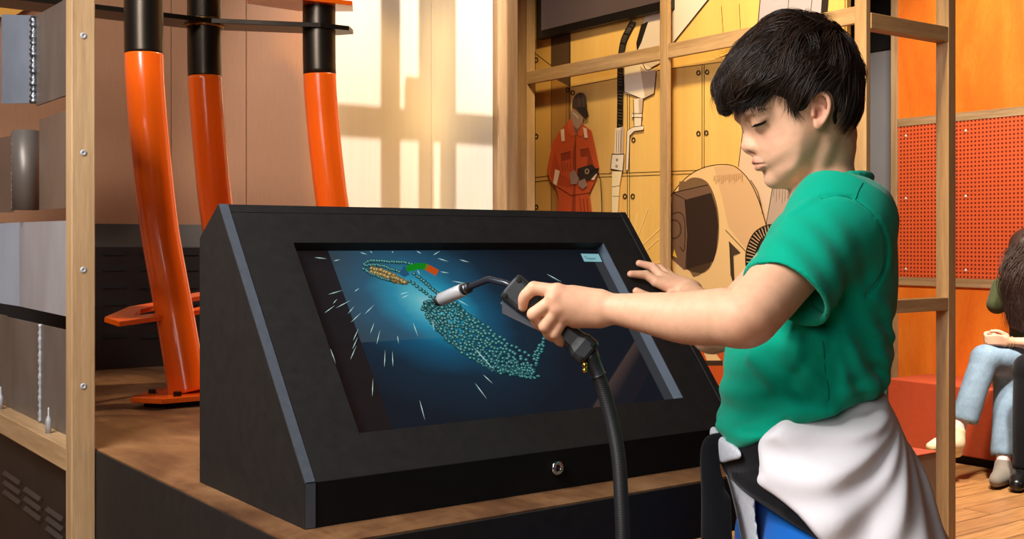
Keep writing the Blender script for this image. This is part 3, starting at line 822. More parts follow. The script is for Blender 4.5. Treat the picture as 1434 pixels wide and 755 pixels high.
# printed worker in orange coveralls
p = Print()
OR = S(196, 82, 40); OR2 = S(150, 58, 30); SK = S(168, 134, 112)
p.poly([(796, 169), (785, 183), (774, 199), (769, 222), (766, 238), (770, 252), (779, 262), (782, 275), (780, 300), (829, 300), (825, 271), (834, 252), (839, 236), (833, 206), (828, 183), (816, 174), (806, 170)], OR)
p.poly([(777, 210), (770, 245), (779, 258), (792, 262), (800, 262), (800, 252), (786, 244), (781, 225)], S(178, 70, 34))
p.poly([(806, 190), (806, 298), (800, 298), (803, 262), (802, 215)], OR2)
p.poly([(824, 205), (834, 240), (826, 252), (822, 230)], OR2)
p.poly([(785, 216), (799, 212), (800, 222), (786, 226)], OR2); p.poly([(812, 210), (824, 208), (825, 218), (813, 220)], OR2)
p.line([(785, 216), (799, 212)], .9, S(80, 28, 14)); p.line([(812, 210), (824, 208)], .9, S(80, 28, 14))
p.line([(781, 262), (800, 274), (826, 270)], .9, S(80, 28, 14)); p.line([(806, 182), (806, 238)], .8, S(80, 28, 14))
for k in range(4): p.line([(786 + 4 * k, 228), (788 + 4 * k, 240)], .7, S(110, 42, 22))
for k in range(3): p.line([(812 + 5 * k, 278), (814 + 5 * k, 298)], .7, S(110, 42, 22))
p.poly([(798, 168), (812, 176), (806, 192), (799, 184)], S(118, 92, 76))
p.poly([(801, 150), (809, 158), (817, 166), (815, 174), (809, 181), (801, 174), (799, 163)], SK)
p.poly([(796, 168), (800, 166), (806, 188), (801, 192), (794, 184)], S(206, 90, 46)); p.poly([(816, 173), (812, 182), (808, 188), (814, 192), (819, 184)], S(206, 90, 46))
p.poly([(801.5, 151), (802, 141), (806, 133), (813, 129.5), (819, 133), (821.5, 145), (821.5, 152), (812, 155), (806, 152)], S(70, 56, 48), 3)
p.poly([(806, 151.5), (813, 149.5), (821.5, 150), (824.5, 163.5), (819, 166), (812, 159)], S(52, 42, 36))
p.line([(809, 131), (812, 150)], .7, S(100, 82, 70)); p.line([(816, 131), (818, 150)], .7, S(100, 82, 70))
p.line([(802, 158), (806, 161), (810, 166)], 1.4, S(214, 196, 170)); p.poly([(799, 156), (801, 156), (802, 162), (800, 163)], S(160, 128, 108))
p.poly([(785, 182), (790, 180), (791, 197), (786.5, 198.5)], S(232, 206, 176)); p.poly([(816.5, 178), (821.5, 180), (823, 193), (818.5, 193)], S(232, 206, 176))
p.poly([(777.5, 237), (784, 239.5), (779.5, 260), (774.5, 257)], S(232, 206, 176)); p.poly([(832, 240), (836, 244), (832, 252), (828, 252)], S(232, 206, 176))
p.poly([(809, 236), (829, 230), (838, 240), (827, 252), (814, 254), (808, 248)], S(52, 42, 36)); p.poly([(819, 241), (838, 235), (839, 238), (822, 246)], S(30, 26, 24))
p.ring(822, 240, 3.2, 1.6, S(170, 140, 110))
p.poly([(798, 242), (804, 238), (811, 250), (808, 258), (799, 258)], S(150, 122, 104)); p.poly([(810, 254), (819, 250), (823, 260), (816, 265), (810, 260)], S(150, 122, 104))
p.line([(836, 240), (841, 255), (843, 290), (842, 300)], 1.2, S(30, 24, 20), smooth=True)
p.done('worker_print')
# printed welding hood
p = Print()
p.poly([(934.5, 316), (937, 282), (951, 259), (972, 241), (996, 232), (1022, 231), (1037, 239), (1051, 256), (1063, 282), (1074, 319), (1052, 362), (1048, 440), (952, 440), (942, 376), (936, 346)], S(226, 190, 138))
p.poly([(1000, 234), (1022, 231), (1037, 239), (1051, 256), (1063, 282), (1074, 319), (1052, 362), (1045, 350), (1020, 318), (1012, 280)], S(212, 172, 130))
p.line([(934.5, 316), (937, 282), (951, 259), (972, 241), (996, 232), (1022, 231), (1037, 239), (1051, 256), (1063, 282), (1074, 319)], 1.2, smooth=True)
p.line([(1051, 252), (1062, 272), (1068, 300)], 1, smooth=True)
p.poly([(950, 266), (960, 254), (972, 248.5), (988, 253), (998, 268), (1005, 292), (1007, 316), (1005, 345), (996, 372), (983, 383), (965, 378)], S(120, 92, 66), 3)
p.poly([(961, 377), (998, 360), (994, 374), (983, 383), (970, 381)], S(70, 52, 38))
p.poly([(942, 270), (991, 259), (1000, 280), (1006, 316), (1003, 352), (999, 366), (958, 378), (940, 362), (935, 320)], S(112, 84, 68))
p.poly([(959, 280), (996, 270), (1003, 292), (1006, 316), (1003, 352), (999, 366), (961, 377), (963, 330)], S(48, 34, 28))
p.line([(942, 270), (991, 259)], 1.2); p.line([(942, 270), (959, 279), (963, 330), (960, 377)], 1)
p.line([(940, 300), (953, 298), (959, 312), (958, 350), (952, 346)], 1.6, S(70, 52, 42), smooth=True); p.ring(944, 321, 13, 2.2, S(78, 58, 46))
p.poly([(942, 358), (948, 361), (944, 349)], S(240, 196, 70))
p.poly([(1021, 338), (1037, 354), (1027, 358), (1029, 404), (1023, 385)], S(70, 54, 42)); p.line([(1016, 322), (1050, 358)], .9, S(120, 92, 66)); p.line([(1021, 338), (1028, 408)], .9)
for k in range(16): p.line([(1000 + k * 2.6, 246 - k * .25), (1000 + k * 2.6, 252 + (k * 5) % 7 - k * .25)], 1.0, S(184, 146, 106))
hp = [(1090, 321), (1076, 322), (1062, 330), (1054, 345), (1051, 362), (1053, 385)]
p.line(hp, 15, S(30, 22, 18), smooth=True)
P_ = catmull([(a, b, 0) for a, b in hp], 8)
for k in range(2, 40, 2):
    q = P_[k]; d = P_[min(k + 1, 40)] - P_[k - 1]; d /= np.linalg.norm(d)
    p.line([(q[0] - d[1] * 6 - d[0], q[1] + d[0] * 6 - d[1]), (q[0] + d[1] * 6 + d[0], q[1] - d[0] * 6 + d[1])], 1.3, S(196, 160, 124))
p.poly([(975, 470), (1060, 470), (1060, 540), (985, 540)], S(198, 84, 36)); p.poly([(984, 490), (1000, 492), (1010, 505), (990, 505)], S(230, 196, 146)); p.poly([(984, 505), (1012, 505), (1012, 512), (988, 512)], S(64, 44, 34))
p.done('welding_hood_print')

# monitor hung inside the frame bay
zm = onX(922, 15, 3.15)[2]
tv = empty('wall_monitor', (3.16, 3.75, zm), label='dark framed monitor hung high in the left bay of the oak frame', cat='monitor')
y0_, y1_ = yM_ + T / 2 + .004, yA - .004
zq0, zq1 = zm, zm + .52
MB().box((3.152, y0_, zq0), (3.186, y1_, zq1)).build('casing', plain('black_plastic', S(20, 18, 17), .4), tv, bevel=.002)
MB().box((3.1505, y0_ + .035, zq0 + .035), (3.1518, y1_ - .035, zq1 - .035)).build('screen', NT('dim_monitor_glass').set(col=S(70, 58, 54), rough=.25, emi=S(120, 96, 88), emis=.22).m, tv)
# added unseen lattice: a lamp behind it casts the window pattern on the plywood
LP = np.array([2.35, 1.9, 3.45]); YL = 2.85
def lat(px, py):
    q = onY(px, py, YW); return LP + (q - LP) * ((YL - LP[1]) / (q[1] - LP[1]))
hl = empty('shadow_lattice', (2.1, YL, 2.3), label='added oak lattice out of view, casting the window pattern on the plywood', cat='lattice')
def shadow_slat(x0, x1, y0, y1):
    a, b = lat(x0, y0), lat(x1, y1)
    MB().box((min(a[0], b[0]), YL, min(a[2], b[2])), (max(a[0], b[0]), YL + .02, max(a[2], b[2]))).build('shadow_slat', m_oak[2], hl)
shadow_slat(533, 558, -60, 330); shadow_slat(586, 606, -60, 330); shadow_slat(616, 638, -60, 330); shadow_slat(606, 616, -60, 175); shadow_slat(440, 692, 158, 205); shadow_slat(704, 733, -60, 330); shadow_slat(566, 586, 120, 158)
shadow_slat(440, 730, -75, -60)
for px in (500, 680):
    a = lat(px, -75); MB().tube([(a[0], YL + .01, a[2] - .002), (a[0], YL + .01, 3.6)], .004, 8).build('hanger', m_rawtube, hl)
# ------------------------------------------------------------------ implicit sculpting: smooth unions meshed with surface nets
def smin(a, b, k):
    h = np.clip(.5 + .5 * (b - a) / k, 0, 1)
    return b + (a - b) * h - k * h * (1 - h)
def smax(a, b, k): return -smin(-a, -b, k)
class Field:
    def __init__(s): s.p = []
    def add(s, fn, lo, hi, k=.004, op='u', pad=.012):
        lo = np.array(lo, float); hi = np.array(hi, float)
        s.p.append((fn, lo - pad - k, hi + pad + k, k, op, lo, hi)); return s
    def __call__(s, x, y, z):
        F = np.full(x.shape, .06, np.float32)
        if x.size == 0: return F
        a = (x.min(), y.min(), z.min()); b = (x.max(), y.max(), z.max())
        for fn, lo, hi, k, op, _, _ in s.p:
            if any(a[i] > hi[i] or b[i] < lo[i] for i in range(3)): continue
            d = fn(x, y, z)
            if op == 'u': F = smin(F, d, k)
            elif op == 's': F = smax(F, -d, k)
            else: F = smax(F, d, k)
        return F
    # primitives -----------------------------------------------------
    def ell(s, c, r, k=.004, op='u', rot=None):
        c = np.array(c, float); r = np.array(r, float)
        R = np.eye(3) if rot is None else np.array(rot)
        def fn(x, y, z):
            X, Y, Z = x - c[0], y - c[1], z - c[2]
            if rot is not None:
                X, Y, Z = (R[0][0] * X + R[0][1] * Y + R[0][2] * Z, R[1][0] * X + R[1][1] * Y + R[1][2] * Z, R[2][0] * X + R[2][1] * Y + R[2][2] * Z)
            k0 = np.sqrt((X / r[0]) ** 2 + (Y / r[1]) ** 2 + (Z / r[2]) ** 2)
            k1 = np.sqrt((X / r[0] ** 2) ** 2 + (Y / r[1] ** 2) ** 2 + (Z / r[2] ** 2) ** 2) + 1e-9
            return k0 * (k0 - 1) / k1
        m = r.max() if rot is not None else r
        return s.add(fn, c - m, c + m, k, op)
    def cone(s, a, b, ra, rb, k=.004, op='u', sq=None):
        a = np.array(a, float); b = np.array(b, float); ab = b - a; L2 = ab @ ab + 1e-12
        def fn(x, y, z):
            X, Y, Z = x - a[0], y - a[1], z - a[2]
            t = np.clip((X * ab[0] + Y * ab[1] + Z * ab[2]) / L2, 0, 1)
            return np.sqrt((X - t * ab[0]) ** 2 + (Y - t * ab[1]) ** 2 + (Z - t * ab[2]) ** 2) - (ra + (rb - ra) * t)
        m = max(ra, rb)
        return s.add(fn, np.minimum(a, b) - m, np.maximum(a, b) + m, k, op)
    def chain(s, pts, rs, k=.004, op='u'):
        if not hasattr(rs, '__len__'): rs = [rs] * len(pts)
        CP = [np.append(q, r) for q, r in zip(pts, rs)]
        if len(CP) > 2: CP = catmull(CP, 4)
        sg = [(c[:3], d[:3] - c[:3], c[3], d[3]) for c, d in zip(CP[:-1], CP[1:])]
        def fn(x, y, z):
            D = np.full(x.shape, 9., np.float32)
            for a, ab, ra, rb in sg:
                X, Y, Z = x - a[0], y - a[1], z - a[2]
                t = np.clip((X * ab[0] + Y * ab[1] + Z * ab[2]) / (ab @ ab + 1e-12), 0, 1)
                D = np.minimum(D, np.sqrt((X - t * ab[0]) ** 2 + (Y - t * ab[1]) ** 2 + (Z - t * ab[2]) ** 2) - ra - (rb - ra) * t)
            return D
        A_ = np.array([c[:3] for c in CP]); m = max(c[3] for c in CP)
        return s.add(fn, A_.min(0) - m, A_.max(0) + m, k, op)
    # meshing --------------------------------------------------------
    def mesh(s, h, B=28, clip=None):
        us = [p for p in s.p if p[4] == 'u']
        lo = np.min([p[5] for p in us], 0) - 3 * h - .01; hi = np.max([p[6] for p in us], 0) + 3 * h + .01
        if clip is not None: lo = np.maximum(lo, clip[0]); hi = np.minimum(hi, clip[1])
        N = np.ceil((hi - lo) / h).astype(int) + 2
        nb = (N + B - 1) // B
        ids = []; pos = []; quads = []
        NY, NZ = int(N[1] + 8 + B), int(N[2] + 8 + B)
        off = [(i, j, k) for i in (0, 1) for j in (0, 1) for k in (0, 1)]
        edges = [(a, b) for a in range(8) for b in range(a + 1, 8) if sum(abs(off[a][q] - off[b][q]) for q in range(3)) == 1]
        for bi in range(nb[0]):
            for bj in range(nb[1]):
                for bk in range(nb[2]):
                    g0 = np.array([bi, bj, bk]) * B
                    a = lo + (g0 - 1) * h; b = lo + (g0 + B) * h
                    if not any(np.all(a <= p[2]) and np.all(b >= p[1]) for p in us): continue
                    ax = [(lo[q] + (g0[q] + np.arange(-1, B + 1)) * h).astype(np.float32) for q in range(3)]
                    # quick reject on a coarse lattice
                    cx = [v[::4] for v in ax]
                    Xc, Yc, Zc = np.meshgrid(*cx, indexing='ij')
                    Fc = s(Xc, Yc, Zc)
                    if np.abs(Fc).min() > 4.5 * h * 1.75: continue
                    X, Y, Z = np.meshgrid(*ax, indexing='ij')
                    F = s(X, Y, Z)
                    ins = F < 0
                    if ins.all() or not ins.any(): continue
                    n = B + 1
                    cs = sum(ins[i:i + n, j:j + n, k:k + n].astype(np.int8) for i, j, k in off)
                    ci = np.argwhere((cs > 0) & (cs < 8))
                    if len(ci) == 0: continue
                    vals = np.stack([F[ci[:, 0] + i, ci[:, 1] + j, ci[:, 2] + k] for i, j, k in off], 1)
                    acc = np.zeros((len(ci), 3)); cnt = np.zeros(len(ci))
                    for ea_, eb_ in edges:
                        va, vb = vals[:, ea_], vals[:, eb_]
                        m = (va < 0) != (vb < 0)
                        t = np.where(m, va / np.where(m, va - vb, 1), 0)[:, None]
                        P = np.array(off[ea_])[None] * (1 - t) + np.array(off[eb_])[None] * t
                        acc += P * m[:, None]; cnt += m
                    P = acc / cnt[:, None]
                    gi = ci + g0 - 1
                    ids.append(((gi[:, 0] + 2) * NY + gi[:, 1] + 2) * NZ + gi[:, 2] + 2)
                    pos.append(lo + (gi + P) * h)
                    I = ins[1:, 1:, 1:]
                    for q in range(3):
                        sl = [slice(1, n)] * 3; sl2 = list(sl); sl2[q] = slice(2, n + 1)
                        A_, B_ = ins[tuple(sl)], ins[tuple(sl2)]
                        e = np.argwhere(A_ != B_)
                        if len(e) == 0: continue
                        flip = A_[e[:, 0], e[:, 1], e[:, 2]]
                        g = e + g0
                        o1, o2 = [(1, 2), (2, 0), (0, 1)][q]
                        def cid(d1, d2):
                            c = g.copy(); c[:, o1] -= d1; c[:, o2] -= d2
                            return ((c[:, 0] + 2) * NY + c[:, 1] + 2) * NZ + c[:, 2] + 2
                        Q = np.stack([cid(1, 1), cid(0, 1), cid(0, 0), cid(1, 0)], 1)
                        Q[~flip] = Q[~flip][:, ::-1]
                        quads.append(Q)
        ids = np.concatenate(ids); pos = np.concatenate(pos); quads = np.concatenate(quads)
        u, idx = np.unique(ids, return_index=True)
        V = pos[idx]; F4 = np.searchsorted(u, quads)
        ok = (u[np.clip(F4, 0, len(u) - 1)] == quads).all(1)
        return V, F4[ok]
def relax(V, Q, it=2, lam=.5):
    for _ in range(it):
        S_ = np.zeros_like(V); C_ = np.zeros(len(V))
        for a, b in ((0, 1), (1, 2), (2, 3), (3, 0)):
            np.add.at(S_, Q[:, a], V[Q[:, b]]); np.add.at(C_, Q[:, a], 1)
            np.add.at(S_, Q[:, b], V[Q[:, a]]); np.add.at(C_, Q[:, b], 1)
        V = V + lam * (S_ / np.maximum(C_, 1)[:, None] - V)
    return V
def biggest(V, Q):
    """keep the largest connected shell"""
    lab = np.arange(len(V))
    while True:
        m = lab[Q].min(1); new = lab.copy()
        for a in range(4): np.minimum.at(new, Q[:, a], m)
        new = new[new]
        if (new == lab).all(): break
        lab = new
    u, c = np.unique(lab[Q[:, 0]], return_counts=True)
    keep = lab[Q[:, 0]] == u[c.argmax()]
    Q = Q[keep]; used = np.unique(Q); mp = np.full(len(V), -1); mp[used] = np.arange(len(used))
    return V[used], mp[Q]
def np_mesh(name, V, Q, mat, parent, colors=None, smooth=True):
    me = bpy.data.meshes.new(name)
    me.vertices.add(len(V)); me.vertices.foreach_set('co', np.asarray(V, np.float32).ravel())
    n = Q.shape[1]
    me.loops.add(Q.size); me.loops.foreach_set('vertex_index', Q.ravel().astype(np.int32))
    me.polygons.add(len(Q)); me.polygons.foreach_set('loop_start', np.arange(0, Q.size, n, dtype=np.int32))
    me.polygons.foreach_set('use_smooth', np.full(len(Q), smooth))
    me.update(calc_edges=True)
    if colors is not None:
        ca = me.color_attributes.new('Col', 'FLOAT_COLOR', 'POINT'); ca.data.foreach_set('color', np.asarray(colors, np.float32).ravel())
    me.validate()
    return link(name, me, mat, parent, world=False)
# 2D outline helper: signed distance (positive inside) on a lattice, blurred, bilinear lookup
class Outline:
    def __init__(s, pts, step=.0025, pad=.04, blur=1, smooth=4):
        P = np.array([p[:2] for p in closed_smooth([(a, b, 0) for a, b in pts], smooth)]) if smooth else np.array(pts, float)
        s.lo = P.min(0) - pad; s.hi = P.max(0) + pad; s.st = step
        nx, nz = ((s.hi - s.lo) / step).astype(int) + 2
        X, Z = np.meshgrid(s.lo[0] + np.arange(nx) * step, s.lo[1] + np.arange(nz) * step, indexing='ij')
        D = np.full(X.shape, 9.); ins = np.zeros(X.shape, bool)
        for i in range(len(P)):
            a, b = P[i], P[(i + 1) % len(P)]; e = b - a
            t = np.clip(((X - a[0]) * e[0] + (Z - a[1]) * e[1]) / (e @ e + 1e-12), 0, 1)
            D = np.minimum(D, np.hypot(X - a[0] - t * e[0], Z - a[1] - t * e[1]))
            if a[1] != b[1]:
                c = ((a[1] > Z) != (b[1] > Z)) & (X < (b[0] - a[0]) * (Z - a[1]) / (b[1] - a[1]) + a[0]); ins ^= c
        G = np.where(ins, D, -D)
        for _ in range(blur):
            Gp = np.pad(G, 1, 'edge'); G = (Gp[:-2, 1:-1] + Gp[2:, 1:-1] + Gp[1:-1, :-2] + Gp[1:-1, 2:] + 2 * Gp[1:-1, 1:-1]) / 6
        s.G = G.astype(np.float32); s.P = P
    def __call__(s, x, z):
        fx = np.clip((x - s.lo[0]) / s.st, 0, s.G.shape[0] - 1.001); fz = np.clip((z - s.lo[1]) / s.st, 0, s.G.shape[1] - 1.001)
        i = fx.astype(int); k = fz.astype(int); a = fx - i; c = fz - k; G = s.G
        return (G[i, k] * (1 - a) + G[i + 1, k] * a) * (1 - c) + (G[i, k + 1] * (1 - a) + G[i + 1, k + 1] * a) * c
def puff(out, zs, Ws, Rs, yc):
    """solid whose side outline is `out`, half width W(z) across, edge rounding R(z)"""
    zs = np.array(zs, float); o = np.argsort(zs); zs = zs[o]; Ws = np.array(Ws, float)[o]; Rs = np.array(Rs, float)[o]
    ycf = yc if callable(yc) else (lambda z: yc)
    def fn(x, y, z):
        W = np.interp(z, zs, Ws); R = np.interp(z, zs, Rs); sd = out(x, z)
        a = np.maximum(R - sd, 0) / R; t = (y - ycf(z)) / W
        return (np.sqrt(a * a + t * t) - 1) * np.minimum(R, W) * .9
    Wm = Ws.max() + .02
    lo = (out.lo[0] + .03, (yc if not callable(yc) else ycf(zs.mean())) - Wm, out.lo[1] + .03)
    hi = (out.hi[0] - .03, (yc if not callable(yc) else ycf(zs.mean())) + Wm, out.hi[1] - .03)
    return fn, lo, hi
def front_y(F, x, z, y0, y1, n=160):
    """first surface hit along +y (from the near side) at (x, z)"""
    y = np.linspace(y0, y1, n).astype(np.float32)
    v = F(np.full(n, x, np.float32), y, np.full(n, z, np.float32))
    k = np.argmax(v < 0)
    if v[k] >= 0 or k == 0: return None
    t = v[k - 1] / (v[k - 1] - v[k]); return float(y[k - 1] + t * (y[k] - y[k - 1]))
def grad(F, P, e=.002):
    g = []
    for a in range(3):
        d = np.zeros(3); d[a] = e
        A = (P + d).astype(np.float32); B_ = (P - d).astype(np.float32)
        g.append((F(A[:, 0], A[:, 1], A[:, 2]) - F(B_[:, 0], B_[:, 1], B_[:, 2])) / (2 * e))
    g = np.stack(g, 1); return g / (np.linalg.norm(g, axis=1, keepdims=True) + 1e-9)
def strands_mesh(paths, width, taper=True, sides=3):
    """paths (n, m, 3) -> tapered little prisms"""
    n, m, _ = paths.shape
    T = np.gradient(paths, axis=1); T /= np.linalg.norm(T, axis=2, keepdims=True) + 1e-9
    ref = rng.normal(size=(n, 1, 3)); U_ = ref - (ref * T).sum(2, keepdims=True) * T; U_ /= np.linalg.norm(U_, axis=2, keepdims=True) + 1e-9
    W_ = np.cross(T, U_)
    w = np.linspace(0, 1, m)[None, :, None]
    r = (width if np.ndim(width) == 0 else np.asarray(width)[:, None, None]) * (np.clip(1.12 - w ** 2.2, .12, 1) if taper else 1)
    rings = np.stack([paths + r * (U_ * math.cos(2 * PI * j / sides) + W_ * math.sin(2 * PI * j / sides)) for j in range(sides)], 2)
    V = rings.reshape(-1, 3)
    i = np.arange(n)[:, None, None]; k = np.arange(m - 1)[None, :, None]; j = np.arange(sides)[None, None, :]
    b = (i * m + k) * sides; j2 = (j + 1) % sides
    Q = np.stack([b + j, b + j2, b + sides + j2, b + sides + j], 3).reshape(-1, 4)
    return V, Q
# ------------------------------------------------------------------ the boy
W0 = 1.55
B0_ = at(1150, 600, W0); B0_[2] = 0
boy = empty('person', tuple(B0_), -math.radians(36), 'dark-haired boy in green t-shirt holding the black welding torch over the console', 'person')
u0, w0 = (1150 - CX) / FPX * W0, W0
def B(px, py, w=W0):
    return np.array([(px - CX) / FPX * w - u0, w - w0, CAMZ + (HY - py) / FPX * w])
def B2(px, py, w=W0):
    p = B(px, py, w); return p[0], p[2]
def O2(pts, w=W0, **k): return Outline([B2(q[0], q[1], q[2] if len(q) > 2 else w) for q in pts], **k)
def rim(pts, xs, ws, shift=(0, 0)):
    # outline points lie on the visible rim of a rounded solid: nearer on the right, farther on the left
    return [(q[0] + float(np.interp(q[0], (xs[0], xs[-1]), shift)), q[1], float(np.interp(q[0], xs, ws))) for q in pts]
def zz(py, w=W0): return CAMZ + (HY - py) / FPX * w
MMP = W0 / FPX
def wl(p):   # world -> boy frame
    v = np.array(p) - B0_; return np.array([v @ RT, v @ FW, v[2]])
body = Field()
# --- head
head_out = O2([(1036, 163), (1034.5, 150), (1036, 132), (1039, 112), (1047, 88), (1063, 63), (1088, 45), (1118, 38), (1150, 43), (1177, 60), (1194, 88), (1200, 118), (1197, 148), (1189, 175), (1176, 200), (1158, 218), (1140, 236), (1129, 249), (1116, 259), (1103, 263), (1091, 261.5), (1081, 257), (1074.5, 249), (1071, 241), (1065, 236), (1060, 228), (1057.5, 220), (1055, 213), (1053, 200), (1049.5, 186), (1044, 174), (1039, 167)], blur=2)
body.add(*puff(head_out, [zz(v) for v in (38, 100, 150, 175, 200, 220, 240, 263)], [.072, .075, .0735, .069, .0655, .063, .0585, .048], [.074, .074, .072, .064, .056, .050, .043, .036], 0.0), k=.004)
def both(fn):
    for sgn in (-1, 1): fn(sgn)
def off(q, dy):
    # q: image position of a feature traced on the near side; mirrored for the far side
    p = B(q[0], q[1], W0 - abs(dy)); p[1] = dy; return p
# brow, cheek, jaw masses
both(lambda s: body.ell(off((1054, 160), s * .026), (.010, .022, .007), .02))
body.ell(B(1083, 252), (.010, .016, .010), .012)
# eye sockets, lids
both(lambda s: body.ell(off((1052, 173), s * .034), (.0070, .0135, .0062), .012, 's'))
both(lambda s: body.ell(off((1065.5, 173), s * .0330), (.0120, .0122, .0108), .006))
both(lambda s: body.chain([off((1054, 167.5), s * .026), off((1060, 165.5), s * .039), off((1070, 166), s * .049)], [.0015, .0022, .002], .008))
# crease under the upper lid edge
both(lambda s: body.chain([off((1051, 176.5), s * .030), off((1056, 177), s * .041), off((1063, 175), s * .0475), off((1070, 171.5), s * .0495)], [.0006, .0007, .0007, .0006], .003, 's'))
# nose
body.chain([B(1046, 172), B(1049, 184), B(1048.5, 196), B(1047.6, 203)], [.0045, .0058, .0078, .0083], .009)
body.ell(B(1047.3, 204.5), (.0079, .0082, .0078), .005)
both(lambda s: body.ell(off((1056.5, 206), s * .0100), (.0075, .0055, .0060), .008))
body.chain([B(1049, 211), B(1056.5, 216)], [.0042, .0036], .005)
both(lambda s: body.ell(off((1052, 213.2), s * .0058), (.0048, .0028, .0030), .002, 's'))
# mouth
body.chain([off((1067, 227), -.019), off((1060.5, 226), -.010), B(1058.6, 224.6), off((1060.5, 226), .010), off((1067, 227), .019)], [.0022, .0038, .0042, .0038, .0022], .004)
body.chain([off((1069, 231), -.017), off((1065, 233.5), -.009), B(1064, 234), off((1065, 233.5), .009), off((1069, 231), .017)], [.0022, .0046, .0052, .0046, .0022], .004)
body.chain([off((1072.5, 229.5), -.024), off((1062, 229.3), -.012), B(1057.6, 228.6), off((1062, 229.3), .012), off((1072.5, 229.5), .024)], [.0007, .0009, .001, .0009, .0007], .0022, 's')
# ears
def ear(s):
    def e(px, py, y): return off((px, py), s * y)
    body.ell(e(1151, 155, .068), (.008, .012, .019), .010)
    body.ell(e(1148.5, 153, .0765), (.0115, .0035, .0215), .003)
    body.ell(e(1145.5, 174, .0765), (.0060, .0040, .0072), .004)
    body.chain([e(1139.5, 151, .075), e(1137, 144, .0765), (e(1139, 136, .078)), e(1144.5, 131.2, .0805), e(1152, 131.6, .083), e(1159, 137, .085), e(1161.5, 146, .0855), e(1160.3, 156, .0845), e(1156.5, 165, .0825), e(1151.5, 172.5, .0795)], [.0022, .0026, .0028, .003, .0031, .0031, .0029, .0028, .0028, .003], .0018)
    body.ell(e(1144.5, 158.5, .0815), (.0062, .0065, .0088), .0025, 's')
    body.ell(e(1148.5, 141.5, .0825), (.0066, .0045, .0056), .0025, 's')
    body.chain([e(1150, 147.5, .079), e(1154.5, 154, .0805), e(1152.5, 162, .080), e(1147.5, 168, .078)], [.002, .0024, .0024, .0022], .0018)
    body.chain([e(1139.5, 156, .0765), e(1138.8, 161, .0775)], [.003, .0034], .003)
both(ear)
# neck and torso core
body.chain([B(1150, 196), B(1154, 236), B(1160, 285)], [.047, .0385, .041], .014)
both(lambda s: body.chain([off((1162, 188), s * .046), off((1145, 235), s * .034), off((1134, 272), s * .014)], [.009, .009, .007], .012))
body.cone(B(1166, 330), B(1135, 560), .062, .07, .04)
body.cone(B(1166, 300, 1.50), B(1160, 300, 1.62), .04, .04, .03)
# --- left arm (near side)
SH = B(1166, 304, 1.445); EL = B(1050, 440, 1.345); WR = B(846, 432, 1.452)
body.chain([SH, B(1108, 374, 1.392), EL, B(1012, 444, 1.365), B(962, 445.5, 1.392), B(914, 439.5, 1.418), B(872, 434, 1.44), WR], [.044, .0385, .0345, .0345, .0318, .0262, .0205, .0188], .014)
body.ell(B(1050, 458, 1.352), (.020, .018, .017), .02)
# --- left hand round the torch
hd = [B(826, 431, 1.452), B(800, 424, 1.452)]
def seg(a, b, ra, rb, k=.004): body.cone(a, b, ra, rb, k)
im, mm_, rm, pm = B(781, 408, 1.452), B(776, 419, 1.4475), B(781, 433, 1.4475), B(790, 444, 1.453)
for m_, r in ((im, .0098), (mm_, .0100), (rm, .0096), (pm, .0086)):
    body.cone(B(836, 428 + (m_[2] - im[2]) * -350, 1.4535), m_, .0145, r, .010)
body.cone(B(838, 424, 1.455), B(804, 416, 1.462), .0155, .0135, .012)
body.cone(B(838, 438, 1.456), B(806, 446, 1.462), .0150, .0120, .012)
body.ell(B(845, 441, 1.45), (.010, .008, .009), .012)
for m_, r in ((im, .0085), (mm_, .0083), (rm, .0082), (pm, .0076)): body.ell(m_ + np.array([-.001, -.0022, .001]), (r, r * .9, r), .006)
KF = .0022
# index over the trigger
body.chain([im, B(747.5, 403.5, 1.459)], [.0090, .0086], KF); body.chain([B(747.5, 403.5, 1.459), B(734.5, 416, 1.463), B(732.5, 430, 1.470)], [.0084, .0076, .0062], KF)
# middle, ring, little: over the grip then curling beneath it
body.chain([mm_, B(747.5, 440, 1.4525)], [.0088, .0086], KF); body.chain([B(747.5, 440, 1.4525), B(756, 455, 1.470), B(766, 458, 1.487)], [.0083, .0076, .0062], KF)
body.chain([rm, B(763, 456.5, 1.4535)], [.0085, .0083], KF); body.chain([B(763, 456.5, 1.4535), B(771, 470, 1.470), B(781, 473, 1.487)], [.0080, .0072, .006], KF)
body.chain([pm, B(776.5, 467, 1.4575)], [.0079, .0076], KF); body.chain([B(776.5, 467, 1.4575), B(784, 478, 1.472), B(793, 480, 1.486)], [.0074, .0066, .0054], KF)
# thumb on the far side of the grip
body.chain([B(830, 424, 1.462), B(806, 424, 1.487), B(786, 426, 1.503)], [.0135, .0115, .0092], .006); body.chain([B(786, 426, 1.503), B(768, 432, 1.503), B(757, 441, 1.499)], [.009, .0084, .0064], .003)
